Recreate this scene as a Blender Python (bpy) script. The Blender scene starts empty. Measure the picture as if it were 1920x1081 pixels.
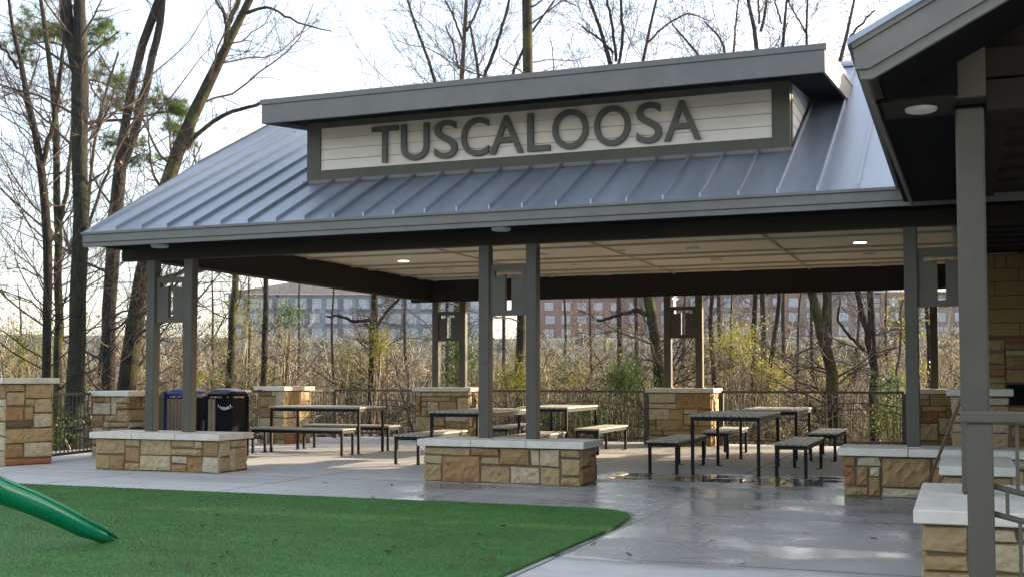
import bpy, math, random
import numpy as np
from mathutils import Vector, Matrix
R = math.radians
random.seed(7); RS = np.random.RandomState(11)
sc = bpy.context.scene
col = sc.collection

# ------------------------------------------------------------------ camera
F = 2172.0; CX, CY = 960.0, 600.0; CAMZ = 1.3
PIT = math.atan(107 / F); YAW = math.atan(840 / F * math.cos(PIT))
cam = bpy.data.cameras.new('camera'); camo = bpy.data.objects.new('camera', cam); col.objects.link(camo)
cam.sensor_width = 36.0; cam.lens = 36.0 * F / 1920; cam.clip_start = 0.1; cam.clip_end = 4000
cam.shift_y = (CY - 540.5) / 1920.0
camo.location = (0, 0, CAMZ); camo.rotation_euler = (R(90) + PIT, 0, YAW)
sc.camera = camo
_f = np.array([-math.sin(YAW) * math.cos(PIT), math.cos(YAW) * math.cos(PIT), math.sin(PIT)])
_r = np.array([math.cos(YAW), math.sin(YAW), 0.0]); _u = np.cross(_r, _f)
def at(x, y, d):
    """point of the place seen at photo pixel x,y at distance d along the view axis"""
    return np.array([0, 0, CAMZ]) + (_f + _r * (x - CX) / F - _u * (y - CY) / F) * d

# ------------------------------------------------------------------ light
SUN_EL, SUN_AZ = 13.2, 44.0          # azimuth from +Y towards +X
w = bpy.data.worlds.new('World'); sc.world = w; w.use_nodes = True
nt = w.node_tree; nt.nodes.clear()
sky = nt.nodes.new('ShaderNodeTexSky'); sky.sky_type = 'NISHITA'; sky.sun_disc = False
sky.sun_elevation = R(SUN_EL); sky.sun_rotation = R(SUN_AZ); sky.dust_density = 3.0; sky.air_density = 0.9; sky.ozone_density = 1.0
bg = nt.nodes.new('ShaderNodeBackground'); bg.inputs[1].default_value = 0.15
wo = nt.nodes.new('ShaderNodeOutputWorld')
# thin bright cloud veil over the whole sky
_tc = nt.nodes.new('ShaderNodeTexCoord'); _cn = nt.nodes.new('ShaderNodeTexNoise'); _cn.inputs['Scale'].default_value = 2.2; _cn.inputs['Detail'].default_value = 5
_mp = nt.nodes.new('ShaderNodeMapping'); _mp.inputs['Scale'].default_value = (1, 1, 2.5); nt.links.new(_tc.outputs['Generated'], _mp.inputs[0]); nt.links.new(_mp.outputs[0], _cn.inputs['Vector'])
_cr = nt.nodes.new('ShaderNodeValToRGB'); _cr.color_ramp.elements[0].position = 0.35; _cr.color_ramp.elements[0].color = (1.15, 1.16, 1.18, 1); _cr.color_ramp.elements[1].position = 0.65; _cr.color_ramp.elements[1].color = (1.5, 1.49, 1.47, 1)
nt.links.new(_cn.outputs['Fac'], _cr.inputs[0])
_ad = nt.nodes.new('ShaderNodeMix'); _ad.data_type = 'RGBA'; _ad.blend_type = 'ADD'; _ad.inputs[0].default_value = 1.0
nt.links.new(sky.outputs[0], _ad.inputs[6]); nt.links.new(_cr.outputs[0], _ad.inputs[7])
nt.links.new(_ad.outputs[2], bg.inputs[0]); nt.links.new(bg.outputs[0], wo.inputs[0])
sl = bpy.data.lights.new('sun', 'SUN'); sl.energy = 5.0; sl.angle = R(0.5); sl.color = (1.0, 0.82, 0.60)
slo = bpy.data.objects.new('sun', sl); col.objects.link(slo)
sd = Vector((math.sin(R(SUN_AZ)) * math.cos(R(SUN_EL)), math.cos(R(SUN_AZ)) * math.cos(R(SUN_EL)), math.sin(R(SUN_EL))))
slo.rotation_euler = sd.to_track_quat('Z', 'Y').to_euler(); slo.location = (20, 20, 30)
sc.view_settings.view_transform = 'Standard'; sc.view_settings.look = 'None'
sc.view_settings.exposure = 1.66; sc.view_settings.gamma = 1.0

# ------------------------------------------------------------------ materials
def nm(name):
    m = bpy.data.materials.new(name); m.use_nodes = True
    n = m.node_tree; b = n.nodes['Principled BSDF']
    return m, n, b
def node(n, t, **k):
    o = n.nodes.new(t)
    for a, v in k.items():
        if a.startswith('i_'): o.inputs[int(a[2:])].default_value = v
        else: setattr(o, a, v)
    return o
def ramp(n, fac, stops, interp='LINEAR'):
    r = n.nodes.new('ShaderNodeValToRGB'); r.color_ramp.interpolation = interp
    e = r.color_ramp.elements
    while len(e) < len(stops): e.new(0.5)
    for i, (p, c) in enumerate(stops):
        e[i].position = p; e[i].color = (*c, 1) if len(c) == 3 else c
    n.links.new(fac, r.inputs[0]); return r
def mix(n, a, b, fac, mode='MIX'):
    m = n.nodes.new('ShaderNodeMix'); m.data_type = 'RGBA'; m.blend_type = mode
    for s, v in ((6, a), (7, b)):
        if isinstance(v, (tuple, list)): m.inputs[s].default_value = (*v, 1)
        else: n.links.new(v, m.inputs[s])
    if isinstance(fac, (int, float)): m.inputs[0].default_value = fac
    else: n.links.new(fac, m.inputs[0])
    return m.outputs[2]
def math_(n, op, a, b=0.0, clamp=False):
    m = n.nodes.new('ShaderNodeMath'); m.operation = op; m.use_clamp = clamp
    for s, v in ((0, a), (1, b)):
        if isinstance(v, (int, float)): m.inputs[s].default_value = v
        else: n.links.new(v, m.inputs[s])
    return m.outputs[0]
def pos(n): return n.nodes.new('ShaderNodeNewGeometry').outputs['Position']
def noise(n, scale, detail=4, rough=0.55, vec=None, scl=None, dist=0.0):
    t = n.nodes.new('ShaderNodeTexNoise'); t.inputs['Scale'].default_value = scale
    t.inputs['Detail'].default_value = detail; t.inputs['Roughness'].default_value = rough
    t.inputs['Distortion'].default_value = dist
    v = vec if vec is not None else pos(n)
    if scl:
        mp = n.nodes.new('ShaderNodeMapping'); mp.inputs['Scale'].default_value = scl
        n.links.new(v, mp.inputs[0]); v = mp.outputs[0]
    n.links.new(v, t.inputs['Vector']); return t.outputs['Fac']
def bump(n, b, h, strength=0.3, dist=0.01):
    m = n.nodes.new('ShaderNodeBump'); m.inputs['Strength'].default_value = strength; m.inputs['Distance'].default_value = dist
    n.links.new(h, m.inputs['Height']); n.links.new(m.outputs[0], b.inputs['Normal']); return m

def paint(name, c, rough=0.45, var=0.12, met=0.0, spec=0.4):
    m, n, b = nm(name)
    f = noise(n, 3.0, 5, 0.6); f2 = noise(n, 40, 2, 0.5)
    c2 = tuple(x * (1 - var) for x in c); c3 = tuple(min(1, x * (1 + var)) for x in c)
    r = ramp(n, f, [(0.3, c2), (0.7, c3)]); n.links.new(r.outputs[0], b.inputs['Base Color'])
    rr = node(n, 'ShaderNodeMapRange'); n.links.new(f, rr.inputs[0]); rr.inputs[3].default_value = rough - 0.08; rr.inputs[4].default_value = rough + 0.1
    n.links.new(rr.outputs[0], b.inputs['Roughness'])
    b.inputs['Metallic'].default_value = met; b.inputs['Specular IOR Level'].default_value = spec
    bump(n, b, f2, 0.06, 0.002); return m
M = {}
M['column'] = paint('taupe_paint', (0.088, 0.077, 0.058), 0.55, spec=0.2)
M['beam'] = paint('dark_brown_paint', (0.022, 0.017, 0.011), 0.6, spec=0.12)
M['fascia'] = paint('grey_fascia', (0.160, 0.148, 0.132), 0.48, spec=0.3)
M['frame'] = paint('green_grey_trim', (0.100, 0.092, 0.068), 0.55, spec=0.15)
M['ceil'] = paint('cream_ceiling', (0.67, 0.62, 0.51), 0.6, 0.05)
M['batten'] = paint('cream_batten', (0.42, 0.35, 0.26), 0.6, 0.05)
M['letter'] = paint('grey_green_letter', (0.118, 0.110, 0.084), 0.5, spec=0.2)
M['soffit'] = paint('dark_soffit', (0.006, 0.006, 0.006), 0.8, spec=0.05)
M['black'] = paint('black_metal', (0.007, 0.0065, 0.0065), 0.5, spec=0.15)
M['blackplastic'] = paint('black_plastic', (0.006, 0.006, 0.008), 0.7, spec=0.03)
M['lid'] = paint('glossy_black_lid', (0.01, 0.01, 0.013), 0.25, spec=0.5)
M['blue'] = paint('blue_plastic', (0.010, 0.018, 0.12), 0.3)
M['tanslat'] = paint('tan_slat', (0.16, 0.11, 0.07), 0.6)
M['white'] = paint('white_lettering', (0.5, 0.5, 0.5), 0.5, 0.03)
M['lamp_rim'] = paint('lamp_rim', (0.55, 0.55, 0.52), 0.4, 0.03)
M['lens'] = paint('lamp_lens', (0.65, 0.66, 0.62), 0.3, 0.02)
M['wire'] = paint('dark_red_wood', (0.10, 0.05, 0.03), 0.5)
M['slide'] = paint('green_plastic', (0.0, 0.17, 0.075), 0.28, 0.08)

def lit_lens():
    m, n, b = nm('lit_lamp_lens'); b.inputs['Emission Color'].default_value = (1, 0.93, 0.75, 1); b.inputs['Emission Strength'].default_value = 3.0
    b.inputs['Base Color'].default_value = (0.8, 0.8, 0.8, 1); return m
M['lit'] = lit_lens()

def roofmat():
    m, n, b = nm('standing_seam_metal')
    f = noise(n, 1.0, 5, 0.65, scl=(2.2, 0.16, 0.16)); f2 = noise(n, 6.0, 4, 0.6)
    c = ramp(n, f, [(0.32, (0.215, 0.24, 0.28)), (0.62, (0.32, 0.35, 0.40))])
    n.links.new(mix(n, c.outputs[0], (0.34, 0.37, 0.42), math_(n, 'MULTIPLY', f2, 0.3)), b.inputs['Base Color'])
    b.inputs['Metallic'].default_value = 0.6
    rr = node(n, 'ShaderNodeMapRange'); n.links.new(f, rr.inputs[0]); rr.inputs[3].default_value = 0.30; rr.inputs[4].default_value = 0.52
    n.links.new(rr.outputs[0], b.inputs['Roughness'])
    bump(n, b, noise(n, 1.5, 3, 0.5, scl=(1.5, 0.5, 0.5)), 0.25, 0.01); return m
M['roof'] = roofmat()

def siding(name, base):
    m, n, b = nm(name)
    f = noise(n, 2.0, 4, 0.6, scl=(0.5, 1, 3))
    r = ramp(n, f, [(0.3, tuple(x * 0.9 for x in base)), (0.7, base)])
    n.links.new(r.outputs[0], b.inputs['Base Color'])
    b.inputs['Roughness'].default_value = 0.6
    bump(n, b, noise(n, 30, 3, 0.6, scl=(0.3, 0.3, 3)), 0.15, 0.003); return m
M['siding'] = siding('cream_siding', (0.80, 0.67, 0.56))
M['siding2'] = siding('pale_siding', (0.55, 0.56, 0.55))

def stonemat():
    m, n, b = nm('sandstone')
    g = n.nodes.new('ShaderNodeNewGeometry')
    r = ramp(n, g.outputs['Random Per Island'], [(0.0, (0.36, 0.25, 0.125)), (0.15, (0.43, 0.34, 0.21)), (0.28, (0.29, 0.18, 0.08)), (0.38, (0.39, 0.29, 0.155)),
        (0.50, (0.33, 0.225, 0.105)), (0.60, (0.47, 0.39, 0.27)), (0.70, (0.31, 0.17, 0.075)), (0.80, (0.37, 0.265, 0.13)), (0.90, (0.45, 0.35, 0.21)), (0.955, (0.28, 0.12, 0.055)), (0.98, (0.12, 0.075, 0.045))], 'CONSTANT')
    tc = pos(n)
    f = noise(n, 9, 8, 0.65, dist=0.8); f2 = noise(n, 45, 5, 0.7); f3 = noise(n, 5, 4, 0.6, scl=(1, 1, 5), dist=1.5)
    dark = ramp(n, f, [(0.25, (0.55, 0.48, 0.38)), (0.5, (1, 1, 1)), (0.75, (1.12, 1.08, 1.0))])
    c = mix(n, r.outputs[0], dark.outputs[0], 0.85, 'MULTIPLY')
    st = ramp(n, f3, [(0.52, (0, 0, 0)), (0.72, (1, 1, 1))])
    c = mix(n, c, (0.36, 0.22, 0.09), math_(n, 'MULTIPLY', st.outputs[0], 0.35))
    n.links.new(c, b.inputs['Base Color']); b.inputs['Roughness'].default_value = 0.85; b.inputs['Specular IOR Level'].default_value = 0.25
    h = math_(n, 'ADD', math_(n, 'MULTIPLY', f, 1.0), math_(n, 'MULTIPLY', f2, 0.45))
    bump(n, b, h, 0.9, 0.03); return m
M['stone'] = stonemat()
def mortar():
    m, n, b = nm('mortar'); f = noise(n, 60, 4, 0.7)
    n.links.new(ramp(n, f, [(0.3, (0.09, 0.065, 0.035)), (0.7, (0.16, 0.115, 0.065))]).outputs[0], b.inputs['Base Color'])
    b.inputs['Roughness'].default_value = 0.95; bump(n, b, f, 0.6, 0.01); return m
M['mortar'] = mortar()
def capmat():
    m, n, b = nm('cast_stone_cap'); f = noise(n, 4, 6, 0.65); f2 = noise(n, 120, 3, 0.6)
    c = ramp(n, f, [(0.3, (0.50, 0.44, 0.35)), (0.6, (0.62, 0.57, 0.48))])
    n.links.new(mix(n, c.outputs[0], (0.45, 0.40, 0.32), math_(n, 'MULTIPLY', f2, 0.25)), b.inputs['Base Color'])
    b.inputs['Roughness'].default_value = 0.8; bump(n, b, f2, 0.2, 0.004); return m
M['cap'] = capmat()
def ashlar():
    m, n, b = nm('yellow_ashlar'); g = n.nodes.new('ShaderNodeNewGeometry')
    r = ramp(n, g.outputs['Random Per Island'], [(0, (0.24, 0.17, 0.06)), (0.5, (0.32, 0.23, 0.08)), (1, (0.27, 0.185, 0.065))])
    f = noise(n, 20, 5, 0.6)
    n.links.new(mix(n, r.outputs[0], (0.2, 0.14, 0.06), math_(n, 'MULTIPLY', f, 0.4)), b.inputs['Base Color'])
    b.inputs['Roughness'].default_value = 0.8; bump(n, b, f, 0.3, 0.01); return m
M['ashlar'] = ashlar()

def concrete():
    m, n, b = nm('broom_finished_concrete')
    P = pos(n); sep = n.nodes.new('ShaderNodeSeparateXYZ'); n.links.new(P, sep.inputs[0]); X, Y = sep.outputs[0], sep.outputs[1]
    big = noise(n, 0.55, 5, 0.6); med = noise(n, 3.5, 6, 0.65); fine = noise(n, 90, 3, 0.7); streak = noise(n, 1.3, 6, 0.7, scl=(0.45, 2.2, 1), dist=0.6)
    base = ramp(n, med, [(0.25, (0.44, 0.42, 0.39)), (0.75, (0.56, 0.54, 0.50))])
    c = mix(n, base.outputs[0], (0.36, 0.34, 0.31), math_(n, 'MULTIPLY', fine, 0.35))
    # --- joints every 2.6 m
    def line(v, c0, wd):
        d = math_(n, 'ABSOLUTE', math_(n, 'SUBTRACT', v, c0)); return math_(n, 'LESS_THAN', d, wd)
    fx = math_(n, 'ABSOLUTE', math_(n, 'SUBTRACT', math_(n, 'PINGPONG', math_(n, 'ADD', X, 2.75), 1.3), 0.0))
    j = math_(n, 'LESS_THAN', fx, 0.013)
    for y0 in (8.1, 10.93, 13.22, 17.3, 21.1): j = math_(n, 'MAXIMUM', j, line(Y, y0, 0.018))
    # --- wet areas (shape of spilled water)
    nz = math_(n, 'MULTIPLY', math_(n, 'SUBTRACT', noise(n, 1.1, 5, 0.6, scl=(0.6, 1.4, 1)), 0.5), 2.4)
    def band(v, lo, hi, s=0.25):
        a = n.nodes.new('ShaderNodeMapRange'); a.interpolation_type = 'SMOOTHSTEP'; n.links.new(v, a.inputs[0]); a.inputs[1].default_value = lo - s; a.inputs[2].default_value = lo + s
        c_ = n.nodes.new('ShaderNodeMapRange'); c_.interpolation_type = 'SMOOTHSTEP'; n.links.new(v, c_.inputs[0]); c_.inputs[1].default_value = hi - s; c_.inputs[2].default_value = hi + s
        return math_(n, 'SUBTRACT', a.outputs[0], c_.outputs[0])
    Yn = math_(n, 'ADD', Y, math_(n, 'MULTIPLY', nz, 0.35)); Xn = math_(n, 'ADD', X, nz)
    w1 = math_(n, 'MULTIPLY', band(Yn, 8.0, 13.2, 0.12), band(Xn, -6.6, 3.0, 0.9))
    w2 = math_(n, 'MULTIPLY', band(Yn, 13.0, 15.95, 0.10), band(Xn, -4.6, 3.0, 0.3))
    dmp = math_(n, 'MULTIPLY', math_(n, 'MULTIPLY', band(Yn, 12.2, 13.0, 0.25), band(Xn, -13.5, -7.0, 1.0)), 0.35)
    wet = math_(n, 'MAXIMUM', w1, w2)
    patch = ramp(n, noise(n, 0.8, 5, 0.62, scl=(0.7, 1.3, 1)), [(0.34, (0.42,) * 3), (0.58, (1,) * 3)])
    wetp = math_(n, 'MULTIPLY', wet, patch.outputs[0])
    darken = math_(n, 'MAXIMUM', math_(n, 'MULTIPLY', wetp, 0.90), math_(n, 'MULTIPLY', dmp, streak))
    c = mix(n, c, (0.115, 0.12, 0.132), darken)
    c = mix(n, c, (0.30, 0.28, 0.25), math_(n, 'MULTIPLY', ramp(n, streak, [(0.45, (0,) * 3), (0.75, (1,) * 3)]).outputs[0], 0.45))
    c = mix(n, c, (0.05, 0.05, 0.045), math_(n, 'MULTIPLY', j, 0.85))
    n.links.new(c, b.inputs['Base Color'])
    # puddles
    pn = noise(n, 0.9, 3, 0.5, scl=(0.8, 2.0, 1))
    pud = math_(n, 'MULTIPLY', math_(n, 'MULTIPLY', band(Yn, 14.3, 15.8, 0.1), band(Xn, -4.5, -1.3, 0.2)), ramp(n, pn, [(0.46, (0,) * 3), (0.52, (1,) * 3)]).outputs[0])
    rg = math_(n, 'SUBTRACT', 0.78, math_(n, 'MULTIPLY', wetp, 0.60)); rg = math_(n, 'ADD', rg, math_(n, 'MULTIPLY', math_(n, 'SUBTRACT', med, 0.5), 0.22))
    rg = math_(n, 'MULTIPLY', rg, math_(n, 'SUBTRACT', 1.0, math_(n, 'MULTIPLY', pud, 0.97)), True)
    n.links.new(rg, b.inputs['Roughness'])
    b.inputs['IOR'].default_value = 1.45
    n.links.new(math_(n, 'ADD', 0.35, math_(n, 'MULTIPLY', wetp, 0.9)), b.inputs['Specular IOR Level'])
    brm = noise(n, 60, 2, 0.5, scl=(4.0, 0.15, 1))
    h = math_(n, 'ADD', math_(n, 'MULTIPLY', fine, 0.5), math_(n, 'ADD', math_(n, 'MULTIPLY', brm, 0.3), math_(n, 'MULTIPLY', j, -3.0)))
    bm_ = bump(n, b, h, 0.25, 0.004)
    n.links.new(math_(n, 'MULTIPLY', math_(n, 'SUBTRACT', 1.0, math_(n, 'MAXIMUM', pud, math_(n, 'MULTIPLY', wetp, 0.6))), 0.4), bm_.inputs['Strength'])
    return m
M['concrete'] = concrete()
def turfmat(name, dark=1.0):
    m, n, b = nm(name)
    f = noise(n, 0.9, 6, 0.6, scl=(1, 2.2, 1), dist=0.6); f2 = noise(n, 70, 3, 0.7)
    r = ramp(n, f, [(0.3, (0.026 * dark, 0.085 * dark, 0.012 * dark)), (0.5, (0.033 * dark, 0.120 * dark, 0.022 * dark)), (0.68, (0.052 * dark, 0.150 * dark, 0.034 * dark))])
    n.links.new(mix(n, r.outputs[0], (0.07 * dark, 0.15 * dark, 0.03 * dark), math_(n, 'MULTIPLY', f2, 0.7)), b.inputs['Base Color'])
    b.inputs['Roughness'].default_value = 0.6; b.inputs['Specular IOR Level'].default_value = 0.2
    bump(n, b, f2, 0.6, 0.01); return m
M['turf'] = turfmat('artificial_turf'); M['blade'] = turfmat('turf_blade', 1.15)
def bark(name, c1, c2, moss=0.0):
    m, n, b = nm(name)
    f = noise(n, 20, 7, 0.75, scl=(1, 1, 0.3), dist=0.8); f2 = noise(n, 2.2, 4, 0.6)
    c = ramp(n, f, [(0.35, c1), (0.65, c2)]).outputs[0]
    g = n.nodes.new('ShaderNodeNewGeometry'); c = mix(n, c, (0.3, 0.3, 0.3), math_(n, 'MULTIPLY', g.outputs['Random Per Island'], 0.0 if 'thicket' not in name else 0.0))
    if moss: c = mix(n, c, (0.10, 0.12, 0.02), math_(n, 'MULTIPLY', ramp(n, f2, [(0.45, (0,) * 3), (0.62, (1,) * 3)]).outputs[0], moss))
    n.links.new(c, b.inputs['Base Color']); b.inputs['Roughness'].default_value = 0.9; b.inputs['Specular IOR Level'].default_value = 0.2
    bump(n, b, f, 1.0, 0.05); return m
M['bark'] = bark('grey_brown_bark', (0.011, 0.009, 0.007), (0.052, 0.044, 0.036))
M['barkmoss'] = bark('mossy_bark', (0.012, 0.010, 0.007), (0.055, 0.044, 0.03), 0.45)
M['barkdark'] = bark('lichen_dark_bark', (0.007, 0.006, 0.005), (0.045, 0.042, 0.036), 0.15)
M['twig'] = bark('twig_bark', (0.05, 0.04, 0.032), (0.13, 0.105, 0.085))
def thick(name, stops):
    m, n, b = nm(name); g = n.nodes.new('ShaderNodeNewGeometry')
    n.links.new(ramp(n, g.outputs['Random Per Island'], stops).outputs[0], b.inputs['Base Color']); b.inputs['Roughness'].default_value = 0.9; b.inputs['Specular IOR Level'].default_value = 0.1; return m
M['twig2'] = thick('thicket_bark', [(0, (0.04, 0.03, 0.02)), (0.40, (0.13, 0.10, 0.06)), (0.75, (0.32, 0.26, 0.18)), (1, (0.56, 0.49, 0.39))])
M['twig3'] = thick('far_woods_bark', [(0, (0.03, 0.035, 0.04)), (0.6, (0.08, 0.08, 0.08)), (1, (0.22, 0.19, 0.16))])
def leafmat(name, c, c2, tr=0.45):
    m, n, b = nm(name); g = n.nodes.new('ShaderNodeNewGeometry')
    r = ramp(n, g.outputs['Random Per Island'], [(0, c), (1, c2)])
    n.links.new(r.outputs[0], b.inputs['Base Color']); b.inputs['Roughness'].default_value = 0.55; b.inputs['Specular IOR Level'].default_value = 0.25
    t = n.nodes.new('ShaderNodeBsdfTranslucent'); n.links.new(r.outputs[0], t.inputs[0])
    ms = n.nodes.new('ShaderNodeMixShader'); ms.inputs[0].default_value = tr
    n.links.new(b.outputs[0], ms.inputs[1]); n.links.new(t.outputs[0], ms.inputs[2])
    n.links.new(ms.outputs[0], n.nodes['Material Output'].inputs[0]); return m
M['leafy'] = leafmat('yellow_green_leaf', (0.17, 0.18, 0.025), (0.34, 0.31, 0.05))
M['olive'] = leafmat('olive_gold_leaf', (0.17, 0.15, 0.055), (0.35, 0.29, 0.13))
M['leafg'] = leafmat('green_leaf', (0.04, 0.08, 0.022), (0.10, 0.15, 0.035))
M['leafd'] = leafmat('dark_evergreen_leaf', (0.02, 0.05, 0.02), (0.05, 0.10, 0.035))
M['needle'] = leafmat('pine_needle', (0.05, 0.12, 0.04), (0.18, 0.24, 0.05))
M['litter'] = leafmat('dry_brown_leaf', (0.06, 0.03, 0.015), (0.16, 0.09, 0.045), 0.2)
def groundmat():
    m, n, b = nm('leaf_litter_ground'); f = noise(n, 1.5, 8, 0.7); f2 = noise(n, 0.05, 3, 0.6)
    c = ramp(n, f, [(0.3, (0.06, 0.05, 0.03)), (0.7, (0.20, 0.16, 0.10))]).outputs[0]
    vl = n.nodes.new('ShaderNodeVectorMath'); vl.operation = 'LENGTH'; n.links.new(pos(n), vl.inputs[0])
    fr_ = n.nodes.new('ShaderNodeMapRange'); n.links.new(vl.outputs['Value'], fr_.inputs[0]); fr_.inputs[1].default_value = 45; fr_.inputs[2].default_value = 100
    n.links.new(mix(n, mix(n, c, (0.05, 0.08, 0.03), f2), (0.03, 0.045, 0.04), fr_.outputs[0]), b.inputs['Base Color']); b.inputs['Roughness'].default_value = 1.0; bump(n, b, f, 1, 0.1); return m
M['ground'] = groundmat()
def slatmat():
    m, n, b = nm('weathered_slat'); f = noise(n, 12, 5, 0.6, scl=(1, 1, 1)); g = n.nodes.new('ShaderNodeNewGeometry')
    r = ramp(n, g.outputs['Random Per Island'], [(0, (0.33, 0.30, 0.25)), (1, (0.45, 0.41, 0.34))])
    n.links.new(mix(n, r.outputs[0], (0.2, 0.17, 0.13), math_(n, 'MULTIPLY', f, 0.5)), b.inputs['Base Color'])
    b.inputs['Roughness'].default_value = 0.5; return m
M['slat'] = slatmat()
M['far_grey'] = paint('blue_grey_wall', (0.15, 0.19, 0.235), 0.8, 0.05)
M['far_roof'] = paint('brown_shingle_roof', (0.075, 0.06, 0.055), 0.9, 0.1)
M['far_brick'] = paint('red_brick_wall', (0.17, 0.085, 0.07), 0.9, 0.12)
M['far_tan'] = paint('tan_brick_wall', (0.19, 0.14, 0.115), 0.9, 0.08)
M['far_trim'] = paint('white_trim', (0.40, 0.39, 0.38), 0.7, 0.03)
M['far_glass'] = paint('window_pane', (0.25, 0.29, 0.34), 0.15, 0.1, spec=0.8)
M['far_dark'] = paint('dark_door_frame', (0.05, 0.06, 0.10), 0.5, 0.05)

# ------------------------------------------------------------------ mesh helpers
class MB:
    def __init__(s): s.v = []; s.f = []
    def add(s, vs, fs):
        o = len(s.v); s.v += [tuple(map(float, p)) for p in vs]; s.f += [tuple(i + o for i in f) for f in fs]; return s
    def box(s, x0, x1, y0, y1, z0, z1, bev=0.0):
        if bev <= 0:
            vs = [(x, y, z) for z in (z0, z1) for y in (y0, y1) for x in (x0, x1)]
            return s.add(vs, [(0, 2, 3, 1), (4, 5, 7, 6), (0, 1, 5, 4), (2, 6, 7, 3), (0, 4, 6, 2), (1, 3, 7, 5)])
        b = min(bev, (x1 - x0) / 2.1, (y1 - y0) / 2.1, (z1 - z0) / 2.1)
        vs = []; idx = {}
        for ix, x in enumerate((x0, x1)):
            for iy, y in enumerate((y0, y1)):
                for iz, z in enumerate((z0, z1)):
                    sx, sy, sz = (1 if ix == 0 else -1), (1 if iy == 0 else -1), (1 if iz == 0 else -1)
                    idx[ix, iy, iz, 0] = len(vs); vs.append((x, y + sy * b, z + sz * b))
                    idx[ix, iy, iz, 1] = len(vs); vs.append((x + sx * b, y, z + sz * b))
                    idx[ix, iy, iz, 2] = len(vs); vs.append((x + sx * b, y + sy * b, z))
        I = idx; f = []
        f += [(I[0,0,0,0], I[0,0,1,0], I[0,1,1,0], I[0,1,0,0]), (I[1,0,0,0], I[1,1,0,0], I[1,1,1,0], I[1,0,1,0])]
        f += [(I[0,0,0,1], I[1,0,0,1], I[1,0,1,1], I[0,0,1,1]), (I[0,1,0,1], I[0,1,1,1], I[1,1,1,1], I[1,1,0,1])]
        f += [(I[0,0,0,2], I[0,1,0,2], I[1,1,0,2], I[1,0,0,2]), (I[0,0,1,2], I[1,0,1,2], I[1,1,1,2], I[0,1,1,2])]
        for iz in (0, 1):
            for ix in (0, 1): f.append((I[ix,0,iz,0], I[ix,1,iz,0], I[ix,1,iz,2], I[ix,0,iz,2]))
            for iy in (0, 1): f.append((I[0,iy,iz,1], I[1,iy,iz,1], I[1,iy,iz,2], I[0,iy,iz,2]))
        for ix in (0, 1):
            for iy in (0, 1): f.append((I[ix,iy,0,0], I[ix,iy,1,0], I[ix,iy,1,1], I[ix,iy,0,1]))
        for ix in (0, 1):
            for iy in (0, 1):
                for iz in (0, 1): f.append((I[ix,iy,iz,0], I[ix,iy,iz,1], I[ix,iy,iz,2]))
        return s.add(vs, f)
    def prism(s, poly, axis, a, b):
        """poly: 2D points in the plane normal to axis; extruded a..b"""
        n = len(poly)
        def mk(p, t):
            return {'x': (t, p[0], p[1]), 'y': (p[0], t, p[1]), 'z': (p[0], p[1], t)}[axis]
        vs = [mk(p, a) for p in poly] + [mk(p, b) for p in poly]
        return s.add(vs, [tuple(range(n)), tuple(range(2 * n - 1, n - 1, -1))] + [(i, (i + 1) % n, n + (i + 1) % n, n + i) for i in range(n)])
    def tube(s, pts, rad, n=8, cap=True):
        pts = [Vector(p) for p in pts]; k = len(pts)
        rr = rad if hasattr(rad, '__len__') else [rad] * k
        vs = []; ref = None
        for i in range(k):
            t = (pts[min(i + 1, k - 1)] - pts[max(i - 1, 0)]).normalized()
            if ref is None: ref = t.orthogonal().normalized()
            ref = (ref - t * ref.dot(t)).normalized(); q = t.cross(ref)
            for j in range(n):
                a = 2 * math.pi * j / n; vs.append(pts[i] + (ref * math.cos(a) + q * math.sin(a)) * rr[i])
        fs = [(i * n + j, i * n + (j + 1) % n, (i + 1) * n + (j + 1) % n, (i + 1) * n + j) for i in range(k - 1) for j in range(n)]
        if cap: fs += [tuple(range(n))[::-1], tuple(range((k - 1) * n, k * n))]
        return s.add(vs, fs)
    def disc(s, x, y, z0, z1, r, n=24, r2=None):
        r2 = r if r2 is None else r2
        vs = [(x + r * math.cos(2 * math.pi * i / n), y + r * math.sin(2 * math.pi * i / n), z0) for i in range(n)] + \
             [(x + r2 * math.cos(2 * math.pi * i / n), y + r2 * math.sin(2 * math.pi * i / n), z1) for i in range(n)]
        return s.add(vs, [tuple(range(n))[::-1], tuple(range(n, 2 * n))] + [(i, (i + 1) % n, n + (i + 1) % n, n + i) for i in range(n)])
    def rot(s, ang, cx=0, cy=0):
        c, q = math.cos(ang), math.sin(ang)
        s.v = [(cx + (x - cx) * c - (y - cy) * q, cy + (x - cx) * q + (y - cy) * c, z) for x, y, z in s.v]; return s
WL = {}
def wloc(o): return WL.get(o.name, Vector((0, 0, 0)))
def fix(me):
    import bmesh
    bm = bmesh.new(); bm.from_mesh(me); bmesh.ops.recalc_face_normals(bm, faces=bm.faces); bm.to_mesh(me); bm.free()
def part(name, mb, mat, parent=None, smooth=False, recalc=True):
    me = bpy.data.meshes.new(name); off = wloc(parent) if parent else Vector((0, 0, 0))
    me.from_pydata([(x - off[0], y - off[1], z - off[2]) for x, y, z in mb.v], [], mb.f)
    if recalc: fix(me)
    me.materials.append(mat)
    if smooth: me.polygons.foreach_set('use_smooth', [True] * len(me.polygons))
    o = bpy.data.objects.new(name, me); col.objects.link(o)
    if parent: o.parent = parent; WL[o.name] = off.copy()
    return o
def tag(o, label=None, cat=None, group=None, kind=None):
    if label: o['label'] = label
    if cat: o['category'] = cat
    if group: o['group'] = group
    if kind: o['kind'] = kind
    return o
def thing(name, loc, label, cat, group=None):
    o = bpy.data.objects.new(name, None); col.objects.link(o); o.location = loc; o.empty_display_size = 0.2
    WL[o.name] = Vector(loc); return tag(o, label, cat, group)
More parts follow.
